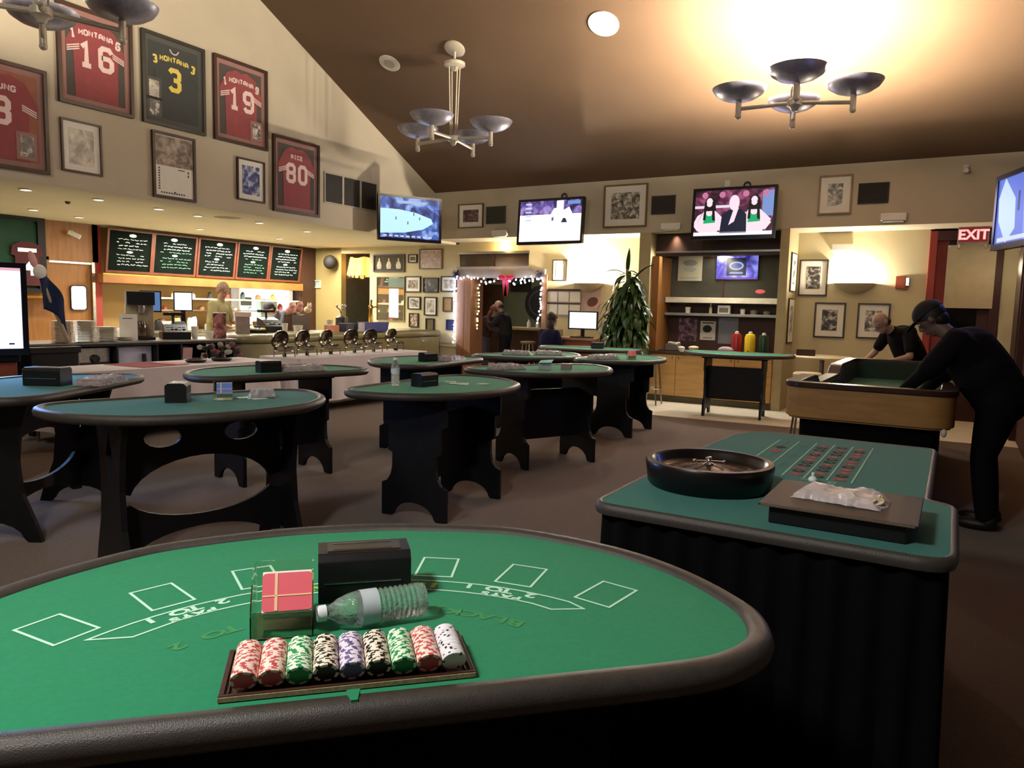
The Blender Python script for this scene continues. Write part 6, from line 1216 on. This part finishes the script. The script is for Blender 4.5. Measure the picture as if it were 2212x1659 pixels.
for k, (y, lab, col_, w2, h2) in enumerate(((6.45, 'pinkish box tilted in the open bay under the counter', '#b08a88', .16, .3), (6.62, 'dark red pouch in the open bay under the counter', '#6a2028', .12, .14), (6.80, 'white round tub in the open bay under the counter', '#c8c4bc', .1, .2), (6.95, 'dark round pot in the open bay under the counter', '#1c1c20', .12, .26), (7.10, 'cream jug in the open bay under the counter', '#b8a88c', .1, .22))):
    m_ = mat('bay_'+col_[1:], col_, .6); b = MB()
    if k < 2: b.bx(-w2/2, w2/2, -w2/2, w2/2, 0, h2, m_)
    else: b.lathe([(.001, 0), (w2/2, 0), (w2/2*1.1, h2*.6), (w2/2*.7, h2), (.001, h2)], m_, 18)
    tag(b.build('bay_item', loc=(-9.13, y, .55), rot=(0, .12 if k < 1 else 0, .1)), lab, 'container')
b = MB(); b.bx(-9.6, -9.02, 6.363, 7.19, .53, .548, blackw); tag(b.build('bay_shelf', smooth=0), 'black shelf board in the open bay under the counter', 'shelf')
pc = ['#d8d4c8', '#8f8f90', '#2b2b2e', '#b04038', '#c8a860', '#e8e4da']
for k in range(18):
    y = 7.95+k*.225; x = -12.80+.13*(k % 3); h_ = rn.uniform(.08, .28); r_ = rn.uniform(.05, .09); c_ = pc[k % 6]
    b = MB(); b.lathe([(.001, 0), (r_, 0), (r_*1.05, h_*.7), (r_*.8, h_), (.001, h_)], mat('kitchenware_'+c_[1:], c_, .35), 16); b.lathe([(.001, h_+.02), (r_*.3, h_+.015), (r_*.3, h_), (.001, h_)], blackp, 10)
    tag(b.build('kitchen_canister', loc=(x, y, .92)), 'canister or pot standing on the steel kitchen work counter', 'canister', 'canisters on the kitchen work counter')
t = thing('flower_arrangement', 'dark and pink flower arrangement at the back of the near buffet table', 'flowers', (-7.95, 6.15, .761)); b = MB(); b.lathe([(.001, 0), (.05, 0), (.06, .1), (.001, .1)], blackp, 16); b.build('vase', t); rn = random.Random(17)
for k in range(22):
    b = MB(); p = (rn.uniform(-.1, .1), rn.uniform(-.3, .3), rn.uniform(.05, .19)); m_ = [mat('flower_pink', '#7a4a50', .8), mat('flower_white', '#a39c94', .8), mat('flower_dark', '#3a1c20', .8), mat('leaf_deep', '#1f2a1c', .8)][k % 4]; b.ell(p, (.036, .036, .032), m_, 8, 6); b.build('bloom', t)
st_l = mat('chafer_steel', '#8f8878', .2, metal=.9, var=.1)
def chafer(label, y, x=-7.78):
    t = thing('chafing_dish', label, 'chafing dish', (x, y, .761), 0, 'steel chafing dishes with open lids'); t.scale = (.86, .86, .8)
    b = MB(); b.lathe([(.001, .10), (.15, .10), (.165, .16), (.165, .175), (.15, .175), (.14, .12), (.001, .115)], st_l, 28); b.build('pan', t)
    b = MB(); b.tube([(.155*math.cos(g*PI/8), .155*math.sin(g*PI/8), .1) for g in range(17)], .008, st_l, 6)
    for k in range(4): g = PI/4+k*PI/2; b.tube([(.15*math.cos(g), .15*math.sin(g), .12), (.16*math.cos(g), .16*math.sin(g), 0)], .009, st_l, 6)
    b.build('stand', t)
    b = MB(); b.lathe([(.001, .13), (.13, .13)], mat('food_brown', '#6b4630', .7, var=.5, scale=40), 20); b.build('food', t)
    T = Matrix.Translation((-.13, 0, .13)) @ Matrix.Rotation(-1.3, 4, 'Y') @ Matrix.Translation((.155, 0, 0))
    b = MB(); b.lathe([(.165, 0), (.16, .03), (.12, .08), (.06, .1), (.001, .105), (.001, .1), (.06, .095), (.115, .075), (.155, .028), (.16, 0)], st_l, 28, T); b.build('lid', t, smooth=50)
    b = MB(); b.lathe([(.001, .05), (.03, .05), (.03, 0), (.001, 0)], blackp, 14); b.build('burner', t)
    return t
ch0 = chafer('first chafing dish from the left in the buffet row', 7.05)
for y, lab in ((7.46, 'second chafing dish from the left in the buffet row'), (7.92, 'third chafing dish from the left in the buffet row'), (8.42, 'fourth chafing dish from the left in the buffet row'), (8.85, 'fifth chafing dish from the left in the buffet row'), (9.38, 'rightmost chafing dish at the end of the buffet')):
    dup(ch0, (-7.78, y, .761), random.uniform(-.15, .15), lab)
t = thing('steel_tray', 'lilac-grey serving tray left of the first chafing dish', 'tray', (-7.8, 6.68, .80), .1); t.location = (-7.8, 7.0-.0, .76)
bpy.data.objects.remove(t)
# ================================================================ people
def cap(b, p, q, r0, r1, m_, n=14, ends=True):
    p, q = Vector(p), Vector(q); k = 7; pts = []; rs = []
    for i in range(k): t_ = i/(k-1); pts.append(p.lerp(q, t_)); rs.append(r0+(r1-r0)*t_+(.06*min(r0, r1))*math.sin(PI*t_))
    b.tube(pts, rs, m_, n)
    if ends: b.ell(p, (r0, r0, r0), m_, n, 8); b.ell(q, (r1, r1, r1), m_, n, 8)
def hand(b, wr, d, pn, m_, s=1, curl=.5, side=1):
    d = Vector(d).normalized(); pn = Vector(pn); pn = (pn-d*pn.dot(d)).normalized(); sd = d.cross(pn)*side; wr = Vector(wr)
    R_ = Matrix((sd, d, pn)).transposed().to_4x4(); b.ell(wr+d*.045, (.040, .052, .018), m_, 12, 8, rot=R_)
    for i, (off, L_) in enumerate(((-.030, .070), (-.010, .080), (.011, .075), (.030, .058))):
        p0 = wr+d*.085*s+sd*off; d1 = (d-pn*curl*.5).normalized(); p1 = p0+d1*L_*.5; d2 = (d-pn*curl*1.3).normalized(); p2 = p1+d2*L_*.5
        b.tube([p0-d*.02, p0, p1, p2], [.0095, .0095, .009, .0075], m_, 8); b.ell(p2, (.0078,)*3, m_, 8, 6)
    p0 = wr+d*.025-sd*.032; p1 = p0-sd*.028+d*.03-pn*.012; p2 = p1+d*.03-pn*.012*curl
    b.tube([p0, p1, p2], [.013, .011, .009], m_, 8); b.ell(p2, (.009,)*3, m_, 8, 6)
def person(label, loc, rz, J, skin, shirt, pants, hair, sleeves='short', cap_=None, hairlen='short', bald=False, look=(1, 0, 0), group=None, build=1.0, shoe_c='#151515', extra=None):
    """local frame: the figure faces +x. J: joint positions"""
    t = thing('person', label, 'person', loc, rz, group)
    V = {k: Vector(v) for k, v in J.items()}; bd = build
    sk = mat('skin_'+skin[1:], skin, .55, var=.06); sh = mat('shirt_'+shirt[1:], shirt, .85, var=.12, spec=.2); pt = mat('trousers_'+pants[1:], pants, .85, var=.12, spec=.2); hr = mat('hair_'+hair[1:], hair, .6, var=.3, scale=40)
    b = MB(); L = Vector(look).normalized(); up_ = (V['head']-V['neck']).normalized(); up_ = (up_-L*up_.dot(L)).normalized(); sd = up_.cross(L)
    HR = Matrix((L, sd, up_)).transposed().to_4x4(); HC = Matrix.Translation(V['head']) @ HR
    P = lambda x, y, z: HC @ Vector((x, y, z))
    b.ell(P(-.005, 0, .02), (.095, .078, .105), sk, 18, 14, rot=HR); b.ell(P(.02, 0, -.055), (.065, .056, .07), sk, 14, 10, rot=HR); b.ell(P(.055, 0, -.095), (.028, .03, .022), sk, 10, 8, rot=HR)
    b.tube([P(.085, 0, .02), P(.112, 0, -.022), P(.09, 0, -.03)], [.010, .016, .012], sk, 8); b.ell(P(.083, 0, -.058), (.018, .028, .008), sk, 10, 6, rot=HR); b.ell(P(.082, 0, -.07), (.016, .024, .008), sk, 10, 6, rot=HR)
    b.ell(P(.078, 0, .034), (.02, .055, .010), sk, 10, 6, rot=HR)
    for s_ in (-1, 1): b.ell(P(-.005, s_*.082, -.005), (.022, .011, .034), sk, 10, 8, rot=HR)
    cap(b, V['neck'], V['head']-up_*.05, .058, .052, sk)
    ch, pe = V['chest'], V['pelvis']; mid = (ch+pe)/2
    cap(b, pe, ch, .12*bd, .13*bd, sk)
    for s_ in 'LR':
        cap(b, V['sh'+s_], V['el'+s_], .045*bd, .038, sk); cap(b, V['el'+s_], V['wr'+s_], .039, .026, sk); cap(b, ch, V['sh'+s_], .09*bd, .055*bd, sk)
        d = (V['wr'+s_]-V['el'+s_]).normalized(); hd = Vector(J.get('hd'+s_, tuple(d))); hand(b, V['wr'+s_]-d*.01, hd, J.get('pn'+s_, (0, 0, -1)), sk, side=1 if s_ == 'L' else -1)
        cap(b, V['hip'+s_], V['kn'+s_], .08*bd, .055, sk); cap(b, V['kn'+s_], V['an'+s_], .055, .036, sk); cap(b, pe, V['hip'+s_], .1*bd, .08*bd, sk)
        b.ell(V['an'+s_]+Vector((.05, 0, -.04)), (.11, .04, .035), sk, 12, 8)
    b.build('body', t, smooth=180, remesh=.009)
    # face
    b = MB()
    for s_ in (-1, 1): b.ell(P(.086, s_*.033, .014), (.008, .014, .008), mat('eye_white', '#d8d4cc', .3), 8, 6, rot=HR); b.ell(P(.0925, s_*.033, .014), (.003, .006, .006), mat('eye_dark', '#1a1410', .3), 8, 6, rot=HR)
    b.build('eyes', t)
    b = MB(); b.ell(P(.0985, 0, -.063), (.004, .022, .005), mat('lips', '#8a4a42', .5), 10, 6, rot=HR); b.build('mouth', t)
    b = MB()
    if not bald:
        b.lathe([(max(.001, 1.09*math.sin(a)), 1.09*math.cos(a)) for a in [i*PI*.58/12 for i in range(13)]], hr, 22, Matrix.Translation(P(-.014, 0, .024)) @ HR @ Matrix.Rotation(-.42, 4, 'Y') @ Matrix.Diagonal((.096, .083, .106, 1)))
        b.ell(P(-.045, 0, -.03), (.062, .074, .07), hr, 14, 10, rot=HR)
    else:
        b.ell(P(-.045, 0, -.02), (.060, .0815, .055), hr, 16, 10, rot=HR)
    if hairlen == 'long': b.ell(P(-.06, 0, -.10), (.055, .085, .14), hr, 14, 10, rot=HR); b.ell(P(-.07, 0, -.22), (.045, .075, .12), hr, 14, 10, rot=HR)
    b.build('hair', t, smooth=180)
    if cap_:
        cm = mat('cap_'+cap_[1:], cap_, .8); b = MB(); b.lathe([(max(.001, 1.16*math.sin(a)), 1.12*math.cos(a)) for a in [i*PI*.5/10 for i in range(11)]], cm, 22, Matrix.Translation(P(-.01, 0, .045)) @ HR @ Matrix.Diagonal((.10, .086, .09, 1)))
        b.ell(P(.125, 0, .045), (.07, .066, .010), cm, 16, 8, rot=HR @ Matrix.Rotation(.15, 4, 'Y')); b.build('baseball_cap', t, smooth=60)
    # clothes
    b = MB(); o_ = .022
    cap(b, pe+(ch-pe)*.05, ch, .125*bd+o_, .135*bd+o_*.7, sh, 18); b.ell(mid, (.15*bd, .17*bd, .15*bd), sh, 18, 12)
    for s_ in 'LR':
        cap(b, ch, V['sh'+s_], .105*bd, .068*bd, sh); cap(b, ch*.4+V['neck']*.6, V['sh'+s_], .07, .062*bd, sh); cap(b, mid, V['sh'+s_], .11*bd, .07*bd, sh)
        e = V['el'+s_] if sleeves == 'long' else V['sh'+s_].lerp(V['el'+s_], .72); cap(b, V['sh'+s_], e, .066*bd, .056*bd, sh)
        if sleeves == 'long': cap(b, V['el'+s_], V['el'+s_].lerp(V['wr'+s_], .92), .054, .040, sh)
    cap(b, ch, V['neck'], .09, .066, sh); b.build('shirt', t, smooth=180, remesh=.012)
    b = MB(); cap(b, pe-Vector((0, 0, .02)), pe+(ch-pe)*.12, .125*bd+.02, .125*bd+.012, pt, 18)
    for s_ in 'LR':
        cap(b, pe, V['hip'+s_], .115*bd, .105*bd, pt); cap(b, V['hip'+s_], V['kn'+s_], .102*bd, .076, pt); cap(b, V['kn'+s_], V['an'+s_]+Vector((0, 0, .02)), .076, .062, pt)
    b.build('trousers', t, smooth=180, remesh=.012)
    for s_ in 'LR':
        b = MB(); a = V['an'+s_]; b.ell(a+Vector((.055, 0, -.045)), (.14, .052, .045), mat('shoe_'+shoe_c[1:], shoe_c, .5), 14, 10); b.ell(a+Vector((-.02, 0, -.02)), (.06, .048, .06), mat('shoe_'+shoe_c[1:], shoe_c), 12, 8); b.build('shoe', t)
    if extra: extra(t, V)
    return t
def stand(lean=0, hunch=0, knee=0, H=1.75, sw=.19, hw=.09, x0=0):
    k = H/1.75; c, s_ = math.cos(lean), math.sin(lean); pz = .93*k; pe = Vector((x0, 0, pz)); ax_ = Vector((s_, 0, c)); ch = pe+ax_*.36*k
    ax2 = Vector((math.sin(lean+hunch), 0, math.cos(lean+hunch))); nk = ch+ax2*.17*k; hd = nk+ax2*.17*k
    J = dict(pelvis=pe, chest=ch, neck=nk, head=hd)
    for q, y in (('L', 1), ('R', -1)):
        J['sh'+q] = ch+ax_*.10*k+Vector((0, y*sw*k, 0)); J['hip'+q] = pe+Vector((0, y*hw*k, -.05)); J['kn'+q] = Vector((x0*.5+.03+knee, y*(hw+.01)*k, .50*k)); J['an'+q] = Vector((0, y*(hw+.03)*k, .09))
    return J
# man in black, bald patch, bending at the far end of the craps table (facing the camera's left)
J = stand(.55, .45, .02, 1.76); 
J['elR'] = J['shR']+Vector((.10, -.10, -.27)); J['wrR'] = J['elR']+Vector((.20, .05, -.14)); J['elL'] = J['shL']+Vector((.04, .10, -.28)); J['wrL'] = J['elL']+Vector((.22, -.10, -.08)); J['pnR'] = (0, 0, 1)
person('balding person in a black short-sleeved shirt bending over the far craps table end', (-.37, 10.08, 0), math.radians(218), J, '#a88a78', '#0d0d10', '#101014', '#2a201c', bald=True, look=(.75, .1, -.66), build=1.12)
# man in black with cap at the near right side
J = stand(.62, .22, .03, 1.80, x0=-.02); J['elR'] = J['shR']+Vector((.12, -.06, -.26)); J['wrR'] = J['elR']+Vector((.14, .04, -.16)); J['elL'] = J['shL']+Vector((.16, .05, -.22)); J['wrL'] = J['elL']+Vector((.16, -.02, -.17)); J['hdL'] = (1, 0, -.15)
person('person in black clothes and dark cap leaning over the near right craps table rail', (.30, 6.28, 0), math.radians(172), J, '#6b5348', '#08080a', '#08080b', '#15110f', sleeves='long', cap_='#141418', look=(.72, 0, -.69), build=1.3)
# kitchen staff
J = stand(.12, .12, 0, 1.80); J['elR'] = J['shR']+Vector((.08, -.06, -.28)); J['wrR'] = J['elR']+Vector((.24, .02, -.06)); J['elL'] = J['shL']+Vector((.06, .06, -.28)); J['wrL'] = J['elL']+Vector((.24, -.02, -.04))
person('person in a tan-green short-sleeved shirt standing behind the serving counter', (-10.35, 7.95, 0), math.radians(20), J, '#a07a66', '#938a62', '#3a352c', '#8a6a58', look=(.9, -.25, -.35), build=1.1)
J = stand(.75, .3, 0, 1.75); J['elR'] = J['shR']+Vector((.10, -.08, -.26)); J['wrR'] = J['elR']+Vector((.18, .03, -.14)); J['elL'] = J['shL']+Vector((.10, .06, -.26)); J['wrL'] = J['elL']+Vector((.18, -.02, -.14))
person('kitchen worker in a grey shirt and dark cap bending at the bright hatch', (-11.4, 10.65, 0), math.radians(250), J, '#9a7868', '#4a4a52', '#26262a', '#1c1814', cap_='#2a2a30', look=(.7, 0, -.7))
# couple in the bar room
J = stand(.22, .35, 0, 1.58); J['elR'] = J['shR']+Vector((.14, -.06, -.20)); J['wrR'] = J['elR']+Vector((.20, .08, -.04)); J['elL'] = J['shL']+Vector((.14, .06, -.20)); J['wrL'] = J['elL']+Vector((.20, -.08, .02))
person('person with long reddish hair in a brown jacket hugging someone beyond the doorway', (-8.78, 13.55, 0), math.radians(15), J, '#b89480', '#4a3a38', '#5a5c68', '#6b3f30', sleeves='long', hairlen='long', look=(.85, .3, -.42))
J = stand(.10, .30, 0, 1.66); J['elR'] = J['shR']+Vector((.16, -.04, -.20)); J['wrR'] = J['elR']+Vector((.18, .10, .02)); J['elL'] = J['shL']+Vector((.16, .06, -.18)); J['wrL'] = J['elL']+Vector((.18, -.10, .02))
person('bald person in a dark patterned shirt being hugged beyond the doorway', (-8.27, 13.62, 0), math.radians(192), J, '#b08c7a', '#2c2a2c', '#1c1c24', '#4a3a34', sleeves='long', bald=True, look=(.8, -.2, -.55))
# seated host at the desk
J = dict(pelvis=Vector((0, 0, .62)), chest=Vector((.08, 0, .98)), neck=Vector((.14, 0, 1.14)), head=Vector((.18, 0, 1.31)))
for q, y in (('L', 1), ('R', -1)):
    J['sh'+q] = Vector((.09, y*.17, 1.07)); J['el'+q] = Vector((.18, y*.22, .80)); J['wr'+q] = Vector((.40, y*.14, .82)); J['hip'+q] = Vector((.02, y*.09, .60)); J['kn'+q] = Vector((.42, y*.11, .56)); J['an'+q] = Vector((.40, y*.11, .15))
person('person in a navy jacket seated beside the host desk with back turned', (-6.12, 11.42, 0), math.radians(75), J, '#8a6a5c', '#15163a', '#14141c', '#2a1c1a', sleeves='long', hairlen='long', look=(1, 0, -.1))
stool('stool under the seated person in navy', -6.1, 11.5, .52, '#2a2220')
